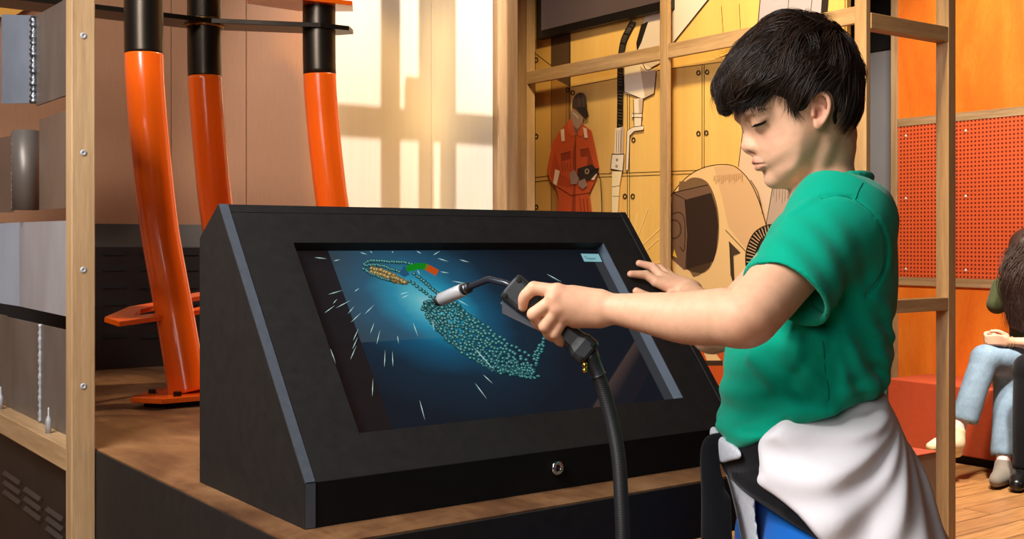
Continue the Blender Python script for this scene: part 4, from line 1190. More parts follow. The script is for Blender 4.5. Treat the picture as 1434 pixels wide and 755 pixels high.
# --- right arm (far side), hand resting on the console
def fx_(px, py, lift):
    r = ray(px, py); t = ((ea - CAM) @ ndir) / (r @ ndir); return wl(CAM + r * t + ndir * lift)
RS, RE = B(1158, 304, 1.655), B(1012, 459, 1.70)
RWp = fx_(952, 424, .030)
body.chain([RS, RE, (RE + RWp) / 2 + np.array([0, 0, -.004]), RWp], [.042, .035, .029, .0205], .014)
kn = [fx_(912, 402, .016), fx_(921, 397, .017), fx_(930, 395, .016), fx_(938, 397, .014)]
mid_ = [fx_(899, 391.5, .0135), fx_(908, 380.5, .0135), fx_(920, 382, .012), fx_(931, 387, .011)]
tips = [fx_(880, 387.5, .0075), fx_(892, 372.5, .0075), fx_(909, 376.5, .0075), fx_(923, 381, .007)]
for k_, m_, t_, r in zip(kn, mid_, tips, (.0080, .0080, .0076, .0066)):
    body.cone(RWp, k_, .0185, r * 1.25, .010); body.cone(k_, m_, r * 1.12, r, .0025); body.cone(m_, t_, r, r * .78, .002)
body.chain([RWp + np.array([-.015, -.006, -.004]), fx_(918, 428, .014), fx_(900, 420, .010), fx_(888, 412, .008)], [.013, .0115, .009, .007], .004)

V, Q = body.mesh(.0016)
V, Q = biggest(V, Q); V = relax(V, Q, 2, .45)
# skin tones: lips, cheeks, ear and knuckle warmth belong to the skin itself
def blob(c, r):
    d = np.linalg.norm((V - np.array(c)) / np.array(r), axis=1); return np.clip(1.3 - d, 0, 1)[:, None]
base = np.array(S(222, 172, 140)); colr = np.tile(base, (len(V), 1))
def tint(c, r, col, a=1.0):
    global colr
    k = np.clip(blob(c, r) * a, 0, 1); colr = colr * (1 - k) + np.array(col) * k
both(lambda s: tint(off((1076, 196), s * .045), (.020, .02, .016), S(226, 146, 122), .28))
tint(B(1047, 205), (.010, .012, .010), S(224, 148, 126), .5)
tint(B(1060, 225.5), (.010, .022, .0042), S(206, 112, 104), .85); tint(B(1065, 233.5), (.009, .020, .0052), S(206, 110, 104), .9)
both(lambda s: tint(off((1052, 213.5), s * .0058), (.004, .003, .003), S(120, 60, 48), .8))
both(lambda s: tint(off((1149, 154), s * .08), (.016, .012, .028), S(226, 146, 120), .45))
both(lambda s: tint(off((1145, 158), s * .078), (.006, .008, .008), S(170, 92, 74), .6))
for m_ in (im, mm_, rm, pm): tint(m_, (.012, .012, .012), S(220, 150, 122), .45)
tint(B(1050, 462, 1.34), (.03, .04, .02), S(206, 140, 110), .5)
for t_ in tips: tint(t_, (.012, .012, .012), S(226, 152, 130), .5)
def skin_mat(name):
    t = NT(name); a = t.n.new('ShaderNodeAttribute'); a.attribute_name = 'Col'
    v = t.coord('Object'); f = t.noise(v, 90, 4)
    t.set(col=t.mix(a.outputs['Color'], t.ramp(f, [(.3, (.90, .88, .87, 1)), (.7, (1, 1, 1, 1))]), 1, 'MULTIPLY'), rough=.52, spec=.32, sub=.12, subs=.012)
    t.b.inputs['Subsurface Radius'].default_value = (1, .35, .2)
    t.bump(t.noise(v, 900, 2), .06, .0006)
    return t.m
m_skin = skin_mat('skin')
np_mesh('body', V, Q, m_skin, boy, colr)
def fy(F, px, py, w=W0, lift=0.0):
    """point on the near surface of F behind image position, on plane depth w"""
    best = None
    ys = np.linspace(-.32, .1, 300); 
    pts = np.array([B(px, py, w0 + y) for y in ys]).astype(np.float32)
    v = F(pts[:, 0], pts[:, 1], pts[:, 2]); k = int(np.argmax(v < 0))
    if v[k] >= 0: return None
    p = pts[k].astype(float); p[1] -= lift; return p
# finger nails of the left hand are turned away; the far hand's nails show
m_lash = NT('lash_hair').set(col=S(26, 18, 15), rough=.8, spec=.05).m
lash = MB()
for s_ in (1,):
    line = [fy(body, a, b, lift=.0006) for a, b in ((1056.5, 175), (1059, 175), (1063, 174), (1068, 172), (1072.5, 169.5))]
    line = [p for p in line if p is not None]
    if len(line) > 2:
        P = catmull(line, 6); lash.tube(P, [.0010 + .0009 * math.sin(PI * i / (len(P) - 1)) for i in range(len(P))], 6)
        for i in range(0, len(P), 1):
            d = np.array([-.0055 + .004 * i / len(P), -.003, -.0040]); lash.tube([P[i], P[i] + d * .5, P[i] + d + np.array([0, 0, .0004])], [.0004, .0003, .0001], 4)
br = []
for i in range(70):
    t = rng.random(); q = fy(body, 1046 + 34 * t + rng.normal(0, .6), 160.5 - 8 * math.sin(t * 2.0) + rng.normal(0, 1.1), lift=.0004)
    if q is not None: br.append(np.array([q + np.array([.0075 * k / 5, -.0006 * math.sin(k * .6), (.0022 - .004 * t) * k / 5]) for k in range(6)]))
Vb, Qb = strands_mesh(np.array(br), .00022)
np_mesh('eyebrow', Vb, Qb, NT('brow_hair').set(col=S(58, 40, 30), rough=.6).m, boy)['kind'] = 'stuff'
o = lash.build('eyelashes', m_lash, boy, world=False)
# --- hair
ho = O2(rim([(1002, 118), (1003, 140), (1015, 156), (1034, 163), (1060, 200), (1110, 235), (1160, 222), (1186, 197), (1203, 152), (1207.5, 103), (1204, 84), (1193, 61), (1170, 39), (1147, 27), (1127, 25), (1103, 20), (1076, 27), (1053, 46), (1034, 65), (1014, 92)], (1002, 1060, 1150, 1209), (1.565, 1.555, 1.545, 1.53)), blur=2)
N_ = 1.478
hmask = O2([(990, 120), (1000, 150), (1012, 157), (1026, 158), (1036, 143), (1048, 137, 1.50), (1064, 137, 1.49), (1078, 138, N_), (1090, 143, N_), (1104, 149, N_), (1110, 157, N_), (1114, 162, N_), (1124, 157, N_), (1131, 149, N_), (1135, 138, N_), (1141, 128, N_), (1152, 124, N_), (1165, 128, N_), (1170, 143, N_), (1170, 160, N_), (1173, 172, N_), (1179, 185, 1.5), (1188, 198), (1200, 197), (1225, 150), (1225, 60), (1180, 0), (1100, -10), (1040, 10), (1000, 60)], smooth=2)
hair = Field()
hair.add(*puff(ho, [zz(v) for v in (20, 100, 150, 180, 222)], [.083, .089, .0885, .082, .062], [.080, .082, .080, .07, .05], 0.0))
hair0 = Field(); hair0.p = list(hair.p)
hair.add(lambda x, y, z: .006 * np.clip((B2(1098, 0)[0] - x) / .03, 0, 1) - .003 * np.clip((x - B2(1098, 0)[0]) / .03, 0, 1) - hmask(x, z), (-9, -9, -9), (9, 9, 9), .006, 'i')
# locks: long soft ridges swept from the crown
CRN = np.array(B2(1168, 52))
def lump(x, y, z):
    return .0022 * np.sin((x * 130 + np.sin(z * 60 + y * 30) * 2.2 + y * 40)) * np.sin(z * 70 + x * 60 + y * 55)

f_in = hair.p[0][0]
hair.p[0] = (lambda x, y, z: f_in(x, y, z) + .0075 + lump(x, y, z),) + hair.p[0][1:]
Vh, Qh = hair.mesh(.0026); Vh = relax(Vh, Qh, 1)
def hair_mat():
    t = NT('dark_brown_hair'); v = t.coord('Object'); f = t.noise(v, 160, 3)
    t.set(col=t.ramp(f, [(.3, S(16, 11, 9)), (.6, S(34, 24, 19)), (.8, S(58, 42, 33))]), rough=.5, spec=.25)
    return t.m
m_hair = hair_mat()
hc = np_mesh('hair', Vh, Qh, m_hair, boy)
# strands combed over the cap in locks
NL = 620; PER = 34
w_ = np.ones(len(Vh)); w_[Vh[:, 1] > .03] = .4
seed = Vh[rng.choice(len(Vh), NL, p=w_ / w_.sum())]
crown = np.array([CRN[0], .0, CRN[1]])
lk_jit = rng.normal(0, .42, (NL, 3)); lk_len = rng.uniform(.0045, .0082, NL); lk_lift = rng.uniform(-.001, .0065, NL); lk_ph = rng.uniform(0, 6.28, NL)
idx = np.repeat(np.arange(NL), PER); NS = len(idx)
P0 = seed[idx] + rng.normal(0, .0052, (NS, 3))
f = hair0(P0[:, 0].astype(np.float32), P0[:, 1].astype(np.float32), P0[:, 2].astype(np.float32)); P0 -= grad(hair0, P0) * (f + .003)[:, None]
keep = hmask(P0[:, 0], P0[:, 2]) > np.where(P0[:, 0] < B2(1090, 0)[0], .0025, -.001); P0 = P0[keep]; idx = idx[keep]; NS = len(P0)
M_ = 11; paths = np.zeros((NS, M_, 3)); paths[:, 0] = P0
step = (lk_len[idx] * rng.uniform(.8, 1.15, NS))[:, None]
jit = lk_jit[idx] + rng.normal(0, .10, (NS, 3)); own = rng.normal(0, .0011, NS)
Pc = P0.copy()
cen = P0.copy()
for i in range(1, M_):
    g = grad(hair0, Pc)
    d = Pc - crown; d /= np.linalg.norm(d, axis=1, keepdims=True) + 1e-6
    front = np.clip((-Pc[:, 0] + B2(1110, 0)[0]) / .06, 0, 1)[:, None]
    low = np.clip((B2(0, 95)[1] - Pc[:, 2]) / .05, 0, 1)[:, None]
    wav = np.stack([np.sin(i * .55 + lk_ph[idx]) * .32, np.cos(i * .5 + lk_ph[idx] * 1.3) * .3, 0 * lk_ph[idx]], 1)
    dr = d + np.array([0, 0, -1.0]) * (.30 + 1.0 * low) + np.array([-1.0, 0, 0]) * (.5 * front + .12) + jit * (1 - .3 * low) + wav
    # strands of a lock draw together towards its tip
    mean = np.zeros((NL, 3)); cnt = np.zeros(NL); np.add.at(mean, idx, Pc); np.add.at(cnt, idx, 1); mean /= np.maximum(cnt, 1)[:, None]
    dr = dr - (dr * g).sum(1, keepdims=True) * g; dr /= np.linalg.norm(dr, axis=1, keepdims=True) + 1e-6
    Pn = Pc + dr * step + (mean[idx] - Pc) * .10
    f = hair0(Pn[:, 0].astype(np.float32), Pn[:, 1].astype(np.float32), Pn[:, 2].astype(np.float32))
    arch = lk_lift[idx] * math.sin(PI * min(i / (M_ - 1) * .85, 1)) + own - .001
    Pn = Pn - g * np.clip(f - arch, -.004, .004)[:, None]
    paths[:, i] = Pn; Pc = Pn
tipd = hmask(paths[:, -1, 0], paths[:, -1, 2])
ok = tipd > -rng.uniform(.001, .011, NS)
paths = paths[ok]
Vs, Qs = strands_mesh(paths, rng.uniform(.00030, .00055, len(paths)))
tone = np.repeat(np.clip(rng.normal(.5, .2, NL)[idx][ok] + rng.normal(0, .12, len(paths)), 0, 1), M_ * 3)[:, None]
hc_ = np.array(S(17, 12, 10)) * (1 - tone) + np.array(S(62, 44, 34)) * tone
m_strand = attr_mat('hair_strand', .42, spec=.3)
o = np_mesh('hair_strands', Vs, Qs, m_strand, hc, hc_); o['kind'] = 'stuff'
# loose fringe strands and fly-aways
fl = []
def loose(pts, n, spread, y0, y1):
    for _ in range(n):
        j = rng.normal(0, spread, 2); yy = rng.uniform(y0, y1)
        P = catmull([B(a + j[0] * (.4 + k * .5), b + j[1] * (.4 + k * .4), W0 + yy) for k, (a, b) in enumerate(pts)], 6)[:18]
        fl.append(np.array([P[int(i * (len(P) - 1) / 11)] for i in range(12)]))
loose([(1060, 110), (1040, 128), (1030, 148), (1036, 166)], 150, 3.2, -.045, .03)
loose([(1075, 115), (1056, 128), (1044, 145), (1046, 160)], 150, 4, -.058, -.03)
loose([(1090, 118), (1074, 130), (1058, 146), (1062, 156)], 110, 4, -.068, -.05)
loose([(1030, 100), (1014, 118), (1008, 140), (1020, 159)], 170, 4.5, -.045, .05)
loose([(1040, 66), (1022, 74), (1008, 80), (1003, 74)], 12, 4, -.02, .03)
loose([(1080, 26), (1098, 17), (1112, 15), (1122, 22)], 14, 3, -.02, .03)
loose([(1130, 26), (1128, 18), (1134, 16), (1139, 24)], 12, 2, -.02, .02)
loose([(1142, 30), (1150, 21), (1162, 22), (1170, 34)], 16, 2, -.02, .02)
loose([(1105, 140), (1110, 150), (1113, 158), (1116, 163)], 60, 4, -.075, -.07)
L_ = min(len(f) for f in fl)
Vs, Qs = strands_mesh(np.array([f[:L_] for f in fl]), .0003)
o = np_mesh('loose_strands', Vs, Qs, m_hair, hc); o['kind'] = 'stuff'
# ------------------------------------------------------------------ clothes
def capped(F, a, b, ra, rb, k=.004, op='u', cut=None):
    a = np.array(a, float); b = np.array(b, float); ab = b - a; L = np.linalg.norm(ab); d = ab / L
    cn = d if cut is None else np.array(cut) / np.linalg.norm(cut)
    def fn(x, y, z):
        X, Y, Z = x - a[0], y - a[1], z - a[2]
        t = X * d[0] + Y * d[1] + Z * d[2]
        r = np.sqrt(np.maximum(X * X + Y * Y + Z * Z - t * t, 0)) - (ra + (rb - ra) * np.clip(t / L, -.2, 1.2))
        e = (x - b[0]) * cn[0] + (y - b[1]) * cn[1] + (z - b[2]) * cn[2]
        return np.maximum(np.maximum(r, e), -t - ra * .5)
    m = max(ra, rb) * 1.3
    return F.add(fn, np.minimum(a, b) - m, np.maximum(a, b) + m, k, op)
def region(F, poly, k=.004, op='i', smooth=3):
    o = O2(poly, smooth=smooth, step=.003, pad=.6)
    return F.add((lambda x, y, z: -o(x, z)), (-9, -9, -9), (9, 9, 9), k, op)
def offset(F, d):
    return lambda x, y, z: F(x, y, z) - d
C_ = 1.43      # near side of the trunk
shirt = Field()
t_out = O2(rim([(1112, 284), (1140, 258), (1180, 244), (1219, 252), (1240, 276), (1251, 305), (1257, 350), (1258.5, 400), (1254, 450), (1243, 505), (1234, 545), (1228, 600), (1226, 690), (1130, 720), (1030, 700), (1010, 650), (1003, 612), (1003, 580), (1007, 535), (1016, 492), (1030, 455), (1046, 420), (1058, 385), (1068, 345), (1084, 312)], (1005, 1100, 1180, 1258), (1.585, 1.56, 1.54, 1.513)), blur=3)
shirt.add(*puff(t_out, [zz(v) for v in (245, 275, 310, 360, 450, 540, 700)], [.10, .135, .150, .148, .142, .146, .150], [.065, .075, .085, .09, .095, .095, .095], 0.0), k=.02)
SHs, HEM = B(1166, 306, 1.437), B(1100, 413, 1.372)
cutn = (HEM - SHs) / np.linalg.norm(HEM - SHs)
shirt.ell(B(1178, 304, 1.445), (.062, .055, .055), .03)
capped(shirt, SHs, HEM, .0535, .0555, .022, cut=cutn)
SHf = B(1166, 306, 1.66); HEf = B(1092, 400, 1.685)
shirt.ell(B(1178, 304, 1.655), (.062, .055, .055), .03)
capped(shirt, SHf, HEf, .0535, .0555, .022)
capped(shirt, HEM - cutn * .035, HEM + cutn * .03, .0478, .0500, .003, 's')
df = (HEf - SHf) / np.linalg.norm(HEf - SHf)
capped(shirt, HEf - df * .035, HEf + df * .03, .0478, .0500, .003, 's')
def fold(F, pts, rs, w=C_, sink=.6, op='u', k=.012):
    P = [fy(F, a, b, w) for a, b in pts]
    if any(p is None for p in P): P = [p for p in P if p is not None]
    if len(P) < 2: return
    if not hasattr(rs, '__len__'): rs = [rs] * len(P)
    P = [p + np.array([0, r * sink, 0]) for p, r in zip(P, rs)]
    rs = rs[:len(P)]
    CP = catmull([np.append(p, r) for p, r in zip(P, rs)], 5)
    segs = [(CP[i][:3], CP[i + 1][:3] - CP[i][:3], CP[i][3], CP[i + 1][3]) for i in range(len(CP) - 1)]
    def fn(x, y, z):
        D = np.full(x.shape, 9., np.float32)
        for a, ab, ra, rb in segs:
            t = np.clip(((x - a[0]) * ab[0] + (y - a[1]) * ab[1] + (z - a[2]) * ab[2]) / (ab @ ab + 1e-12), 0, 1)
            D = np.minimum(D, np.sqrt((x - a[0] - t * ab[0]) ** 2 + (y - a[1] - t * ab[1]) ** 2 + (z - a[2] - t * ab[2]) ** 2) - ra - (rb - ra) * t)
        return D
    A_ = np.array([c[:3] for c in CP]); m = max(rs)
    F.add(fn, A_.min(0) - m, A_.max(0) + m, k, op)
# drape: folds running from the armpit to the waist and gathered cloth at the back
fold(shirt, [(1128, 462), (1150, 490), (1180, 512), (1212, 530), (1232, 540)], [.006, .010, .012, .012, .010], k=.016)
fold(shirt, [(1150, 470), (1185, 488), (1222, 500), (1244, 496)], [.005, .008, .009, .006], k=.016)
fold(shirt, [(1110, 472), (1128, 510), (1150, 548), (1165, 575)], [.004, .008, .009, .006], k=.018)
fold(shirt, [(1060, 500), (1090, 540), (1120, 575)], [.004, .007, .006], k=.018)
fold(shirt, [(1012, 600), (1040, 612), (1080, 596), (1110, 584)], [.006, .010, .008, .005], k=.016)
fold(shirt, [(1022, 622), (1050, 618), (1074, 606)], [.006, .008, .005], k=.010)
fold(shirt, [(1180, 556), (1205, 545), (1226, 541)], [.007, .011, .008], k=.012)
fold(shirt, [(1040, 604), (1070, 605), (1100, 593)], .003, sink=-.2, op='s', k=.008)
fold(shirt, [(1110, 300), (1125, 290), (1135, 284)], [.003, .004, .003], k=.008)
fold(shirt, [(1225, 420), (1240, 440), (1246, 470)], [.004, .006, .004], k=.014)
ax0, az0 = B2(1168, 432, C_)
sx, sz_ = SHs, HEM - SHs
def crease(x, y, z):
    dx, dz = x - ax0, z - az0; r = np.sqrt(dx * dx + dz * dz); th = np.arctan2(-dz, dx)
    m = np.clip((r - .02) / .05, 0, 1) * np.clip((.20 - r) / .10, 0, 1) * np.clip((az0 - z) / .03, 0, 1)
    c = (.0030 * np.sin(th * 7 + 1.2 * np.sin(r * 34)) + .0012 * np.sin(th * 17 + r * 40)) * m
    bl = np.clip((B2(0, 520, C_)[1] - z) / .04, 0, 1)
    c = c + bl * .0022 * np.sin(z * 150 + x * 38 + np.sin(x * 30) * 1.2)
    t = ((x - sx[0]) * sz_[0] + (y - sx[1]) * sz_[1] + (z - sx[2]) * sz_[2]) / (sz_ @ sz_)
    sl = np.clip((t - .15) / .4, 0, 1) * np.clip((1.3 - t) / .2, 0, 1) * (y < -.06)
    return c + sl * .0014 * np.sin((x * .85 + z * .52) * 190 + t * 3.0 + y * 40)
base_p = list(shirt.p)
sf = Field(); sf.p = base_p
lo_s = np.min([q[5] for q in base_p if q[4] == 'u'], 0); hi_s = np.max([q[6] for q in base_p if q[4] == 'u'], 0)
shirt = Field(); shirt.add(lambda x, y, z: sf(x, y, z) + crease(x, y, z), lo_s, hi_s)
# armhole and shoulder seams
fold(shirt, [(1150, 276), (1175, 274), (1197, 280), (1218, 296), (1234, 314), (1241, 342), (1240, 372), (1228, 398), (1214, 414)], .0022, sink=.1, op='s', k=.003)
fold(shirt, [(1200, 282), (1222, 298), (1238, 316), (1246, 344), (1245, 374)], .0030, sink=.55, k=.004)
fold(shirt, [(1152, 470), (1158, 530), (1160, 575)], .0009, sink=0, op='s', k=.002)
# hem line
region(shirt, [(900, 200), (900, 640), (1003, 618), (1012, 632, 1.5), (1038, 640, 1.47), (1066, 620, C_), (1092, 606, C_), (1150, 581, C_), (1200, 560, 1.46), (1222, 552, 1.5), (1238, 547), (1300, 540), (1300, 200)], .008)
# collar
body_neck = [B(1150, 200), B(1154, 236), B(1160, 290)]
shirt.chain(body_neck, [.052, .047, .053], .004, 's')
ring = []
cc = B(1164, 262); ax_f = B(1111, 280) - cc; ax_n = np.array([0, -.062, B(1163, 250, 1.49)[2] - cc[2]])
bk = B(1216, 251) - cc
for t in np.linspace(0, 2 * PI, 33)[:-1]:
    a = math.cos(t); ring.append(cc + (ax_f if a > 0 else bk) * abs(a) ** 1.0 + np.array([0, -.056 * math.sin(t), .011 * abs(math.sin(t)) ** 1.5]))
for i in range(32): shirt.cone(ring[i], ring[(i + 1) % 32], .0052, .0052, .003)
Vt, Qt = shirt.mesh(.0024); Vt, Qt = biggest(Vt, Qt); Vt = relax(Vt, Qt, 2)
def cloth(name, c, bumpn=.25, var=.06, rough=.8, weave=900, **k):
    t = NT(name); v = t.coord('Object'); f = t.noise(v, 12, 4)
    t.set(col=t.ramp(f, [(.3, sc3(c, 1 - var)), (.7, sc3(c, 1 + var))]), rough=rough, spec=.06, sheen=.1, **k)
    h = t.math('ADD', t.math('MULTIPLY', t.noise(v, 26, 4, .6, .6), 1.0), t.math('MULTIPLY', t.noise(v, weave, 2), .10))
    t.bump(h, bumpn * .6, .005); return t.m
m_green = cloth('green_cotton', S(2, 150, 122), .2)
tee = np_mesh('t_shirt', Vt, Qt, m_green, boy); tee['label'] = 'green short-sleeved t-shirt'
m_seam = cloth('green_seam_thread', S(0, 112, 92), .1)
for path in ([(1150, 279), (1172, 274), (1190, 277), (1207, 287), (1222, 301), (1234, 318), (1241, 342), (1240, 372), (1230, 396), (1214, 414)],
             [(1208, 256), (1202, 267), (1197, 279)], [(1060, 368), (1085, 374), (1112, 389), (1132, 410), (1148, 440)], [(1152, 478), (1157, 530), (1160, 570)]):
    P = [fy(shirt, a, b, C_) for a, b in path]; P = [q for q in P if q is not None]
    # follow the surface between the traced points
    D = catmull(P, 10); D = [q + np.array([0, .05, 0]) for q in D]; out_ = []
    for q in D:
        yv = front_y(shirt, q[0], q[2], q[1] - .09, q[1] + .03)
        if yv is not None: out_.append(np.array([q[0], yv + .0001, q[2]]))
    if len(out_) > 4: MB().tube(out_, .0009, 6).build('seam', m_seam, tee, world=False)

# hips, trousers, sweatshirt tied around the waist
hips = Field()
h_out = O2(rim([(1010, 560), (1060, 540), (1150, 530), (1222, 548), (1236, 564), (1252, 592), (1275, 640), (1301, 692), (1332, 757), (1352, 810), (1360, 880), (1330, 980), (1200, 1010), (1080, 960), (1055, 860), (1040, 760), (1024, 690), (1008, 640), (1003, 600)], (1003, 1150, 1240, 1330), (1.585, 1.55, 1.512, 1.497), (4, -10)), blur=3, smooth=4)
hips.add(*puff(h_out, [zz(v) for v in (540, 600, 680, 760, 900, 1000)], [.136, .144, .158, .168, .172, .165], [.075, .085, .095, .10, .10, .09], 0.0))
hip0 = hips
trs = Field()
t2 = O2(rim([(1012, 560), (1150, 530), (1215, 552), (1235, 600), (1250, 680), (1255, 760), (1240, 860), (1180, 900), (1090, 880), (1048, 800), (1034, 720), (1014, 650)], (1012, 1150, 1250), (1.60, 1.55, 1.51), (16, -8)), blur=3)
trs.add(*puff(t2, [zz(v) for v in (540, 650, 760, 900)], [.12, .140, .152, .148], [.08, .09, .095, .09], 0.0), k=.02)
for s_ in (-1, 1):
    trs.chain([(-.01, s_ * .088, .80), (-.015, s_ * .09, .45), (.01, s_ * .09, .09)], [.088, .068, .062], .03)
def lo_hi(F): return F.p[0][5], F.p[0][6]
trs.add(lambda x, y, z: z - zz(655), (-9, -9, -9), (9, 9, 9), .01, 'i')
Vp, Qp = trs.mesh(.006); Vp, Qp = biggest(Vp, Qp); Vp = relax(Vp, Qp, 2)
m_blue = cloth('royal_blue_cloth', S(22, 92, 176), .15)
np_mesh('trousers', Vp, Qp, m_blue, boy)['label'] = 'royal blue trousers'
sh = Field()
for s_ in (-1, 1):
    sh.chain([(.02, s_ * .09, .055), (-.06, s_ * .092, .045), (-.13, s_ * .094, .034)], [.042, .040, .030], .01)
    sh.add(lambda x, y, z: -z + .002, (-9, -9, -9), (9, 9, 9), .002, 'i')
    V_, Q_ = sh.mesh(.004); 
    np_mesh('shoe', relax(V_, Q_), Q_, cloth('dark_canvas', S(40, 40, 46)), boy); sh = Field()

sw = empty('sweatshirt', (0, 0, 0)); sw.parent = boy; sw['label'] = 'white, black and grey sweatshirt tied round the waist'
lo, hi = lo_hi(hip0)
def layer(off_, poly, k=.005, h=.0028, folds=(), it=2, thick=None, smooth=3):
    F = Field(); F.add(offset(hip0, off_), lo - .02, hi + .02)
    for f in folds: fold(F, *f[:2], **(f[2] if len(f) > 2 else {}))
    region(F, poly, k, smooth=smooth)
    if thick: F.add(offset(hip0, off_ - thick), lo - .02, hi + .02, .002, 's')
    V_, Q_ = F.mesh(h); V_, Q_ = biggest(V_, Q_); return relax(V_, Q_, it), Q_
m_white = cloth('white_fleece', S(228, 225, 231), .12, .02, .9, 700)
m_bfleece = cloth('black_fleece', S(17, 17, 21), .2, .1, .9)
def heather():
    t = NT('heather_grey'); v = t.coord('Object', (1, 1, .25)); f = t.noise(v, 420, 3)
    t.set(col=t.ramp(f, [(.3, S(184, 188, 198)), (.7, S(206, 210, 220))]), rough=.9, spec=.15); t.bump(t.noise(t.coord('Object'), 28, 3), .2, .006); return t.m
m_grey = heather()
wf = []
wpoly = [(1300, 500), (1150, 520, C_), (1100, 580, C_), (1066, 612, C_), (1064, 640, C_), (1066, 662, C_), (1063, 680, C_), (1082, 692, C_), (1108, 712, C_), (1128, 736, C_), (1146, 757, 1.41), (1172, 800, 1.41), (1190, 880, 1.41), (1200, 960, 1.41), (1450, 1000), (1450, 500)]
wx, wz = B2(1262, 560, 1.50)
def fan(x, y, z):
    dx, dz = x - wx, z - wz; r = np.sqrt(dx * dx + dz * dz); th = np.arctan2(-dz, -dx)
    m = np.clip((r - .03) / .06, 0, 1) * np.clip((.30 - r) / .12, .25, 1)
    return (.0028 * np.sin(th * 8.5 + 1.4 * np.sin(r * 24)) + .0018 * np.sin(th * 19 + r * 30 + y * 20)) * m
hips_fan = Field(); hips_fan.add((lambda x, y, z: hips(x, y, z) + fan(x, y, z)), lo, hi)
hip0 = hips_fan
V_, Q_ = layer(.0125, wpoly, folds=wf, smooth=2)
hip0 = hips
np_mesh('fleece_back', V_, Q_, m_white, sw)['label'] = 'white fleece body of the tied sweatshirt'
bpoly = [(1022, 650, 1.46), (1036, 636, 1.45), (1066, 608, C_), (1076, 604, C_), (1076, 660, C_), (1086, 690, C_), (1118, 716, C_), (1154, 757, 1.42), (1200, 850, 1.41), (1170, 810, 1.41), (1140, 752, C_), (1110, 733, C_), (1078, 716, C_), (1048, 698, 1.45), (1030, 680, 1.45), (1019, 668, 1.46)]
V_, Q_ = layer(.006, bpoly, folds=[([(1026, 664), (1045, 662), (1066, 656)], .002, dict(sink=-.1, op='s', k=.004)), ([(1030, 672), (1060, 690), (1100, 712)], [.003, .006, .004], dict(k=.01))], smooth=2)
np_mesh('front_band', V_, Q_, m_bfleece, sw)['label'] = 'black front panel of the tied sweatshirt'
gpoly = [(1022, 690, 1.46), (1040, 686, 1.45), (1066, 700, C_), (1070, 730, C_), (1078, 780, C_), (1086, 860, C_), (1030, 860, 1.45), (1026, 780, 1.46), (1023, 740, 1.46)]
V_, Q_ = layer(.004, gpoly, folds=[([(1034, 694), (1036, 730), (1038, 780)], .0012, dict(sink=0, op='s', k=.003))], smooth=2)
np_mesh('lining', V_, Q_, m_grey, sw)['label'] = 'heather grey lining of the tied sweatshirt'
kpoly = [(992, 640, 1.5), (1004, 626, 1.48), (1022, 622, 1.46), (1040, 632, 1.45), (1041, 645, 1.45), (1032, 655, 1.45), (1022, 673, 1.455), (1012, 666, 1.47), (1002, 656, 1.49)]
V_, Q_ = layer(.0135, kpoly, k=.008, smooth=3)
np_mesh('grey_cuff', V_, Q_, m_grey, sw)['label'] = 'grey cuff pulled through the knot'
K = Field()
K.chain([B(1010, 618, 1.53), B(997, 624, 1.53), B(994, 650, 1.525), B(999, 690, 1.52), B(1003, 755, 1.52), B(1004, 860, 1.52), B(1000, 940, 1.53)], [.012, .013, .013, .016, .020, .022, .020], .012)
K.chain([B(1016, 700, 1.515), B(1014, 760, 1.51), B(1012, 860, 1.51)], .006, .012)
V_, Q_ = K.mesh(.003); np_mesh('sleeve', relax(V_, Q_, 2), Q_, m_bfleece, sw)['label'] = 'black sleeve hanging from the knot'
# ------------------------------------------------------------------ welding torch in the boy's left hand
def Wp(px, py, w): return at(px, py, w)
tch = empty('welding_torch', tuple(Wp(790, 470, 1.47)), label='black welding torch with silver nozzle and cable in the boy\'s hand', cat='welding torch')
m_grip = plain('black_moulded_plastic', S(34, 37, 41), .4, var=.15, scale=40, spec=.5)
m_rubber = plain('black_rubber', S(18, 18, 20), .5, var=.1)
HB, HF = Wp(824, 494, 1.476), Wp(729, 413, 1.490)
axv = (HF - HB); HL = np.linalg.norm(axv); axv /= HL
toc = -ray(775, 450); toc -= axv * (toc @ axv); toc /= np.linalg.norm(toc)     # towards the palm side
sid = np.cross(axv, toc)
def hp_(t, s, c): return HB + axv * (t * HL) + sid * s + toc * c
def loft(sections, name, mat, parent, bevel=0):
    """sections: (t, half side, half thickness, roundness)"""
    mb = MB(); n = 20; vs = []; fs = []
    for t, hs, hc, ex, oc in sections:
        for j in range(n):
            a = 2 * PI * j / n; c, s = math.cos(a), math.sin(a)
            vs.append(hp_(t, hs * abs(c) ** ex * (1 if c > 0 else -1), oc + hc * abs(s) ** ex * (1 if s > 0 else -1)))
    for i in range(len(sections) - 1):
        for j in range(n): fs.append((i * n + j, i * n + (j + 1) % n, (i + 1) * n + (j + 1) % n, (i + 1) * n + j))
    fs.append(tuple(range(n - 1, -1, -1))); fs.append(tuple(range((len(sections) - 1) * n, len(sections) * n)))
    mb.add(vs, fs, smooth=False); return mb.build(name, mat, parent, bevel=bevel)
grip = loft([(-.03, .0165, .0135, .5, 0), (0, .0185, .015, .45, 0), (.12, .0185, .015, .45, 0), (.2, .0155, .0125, .6, 0), (.45, .0145, .0118, .7, 0), (.72, .0150, .012, .6, 0), (.84, .0170, .0135, .45, 0), (.90, .0195, .0150, .4, 0), (1.0, .0190, .0150, .40, 0), (1.14, .0195, .0152, .38, 0), (1.165, .0165, .013, .45, 0)], 'grip', m_grip, tch)
for t, s, r in ((.02, .0115, .0034), (.02, -.0115, .0030), (1.11, .0125, .0032), (1.11, -.0130, .0028)):
    MB().lathe([(r, 0), (r, .0006), (r * .4, .0002)], frame_to(hp_(t, s, .0152), toc), 14).build('screw_recess', m_void, grip)
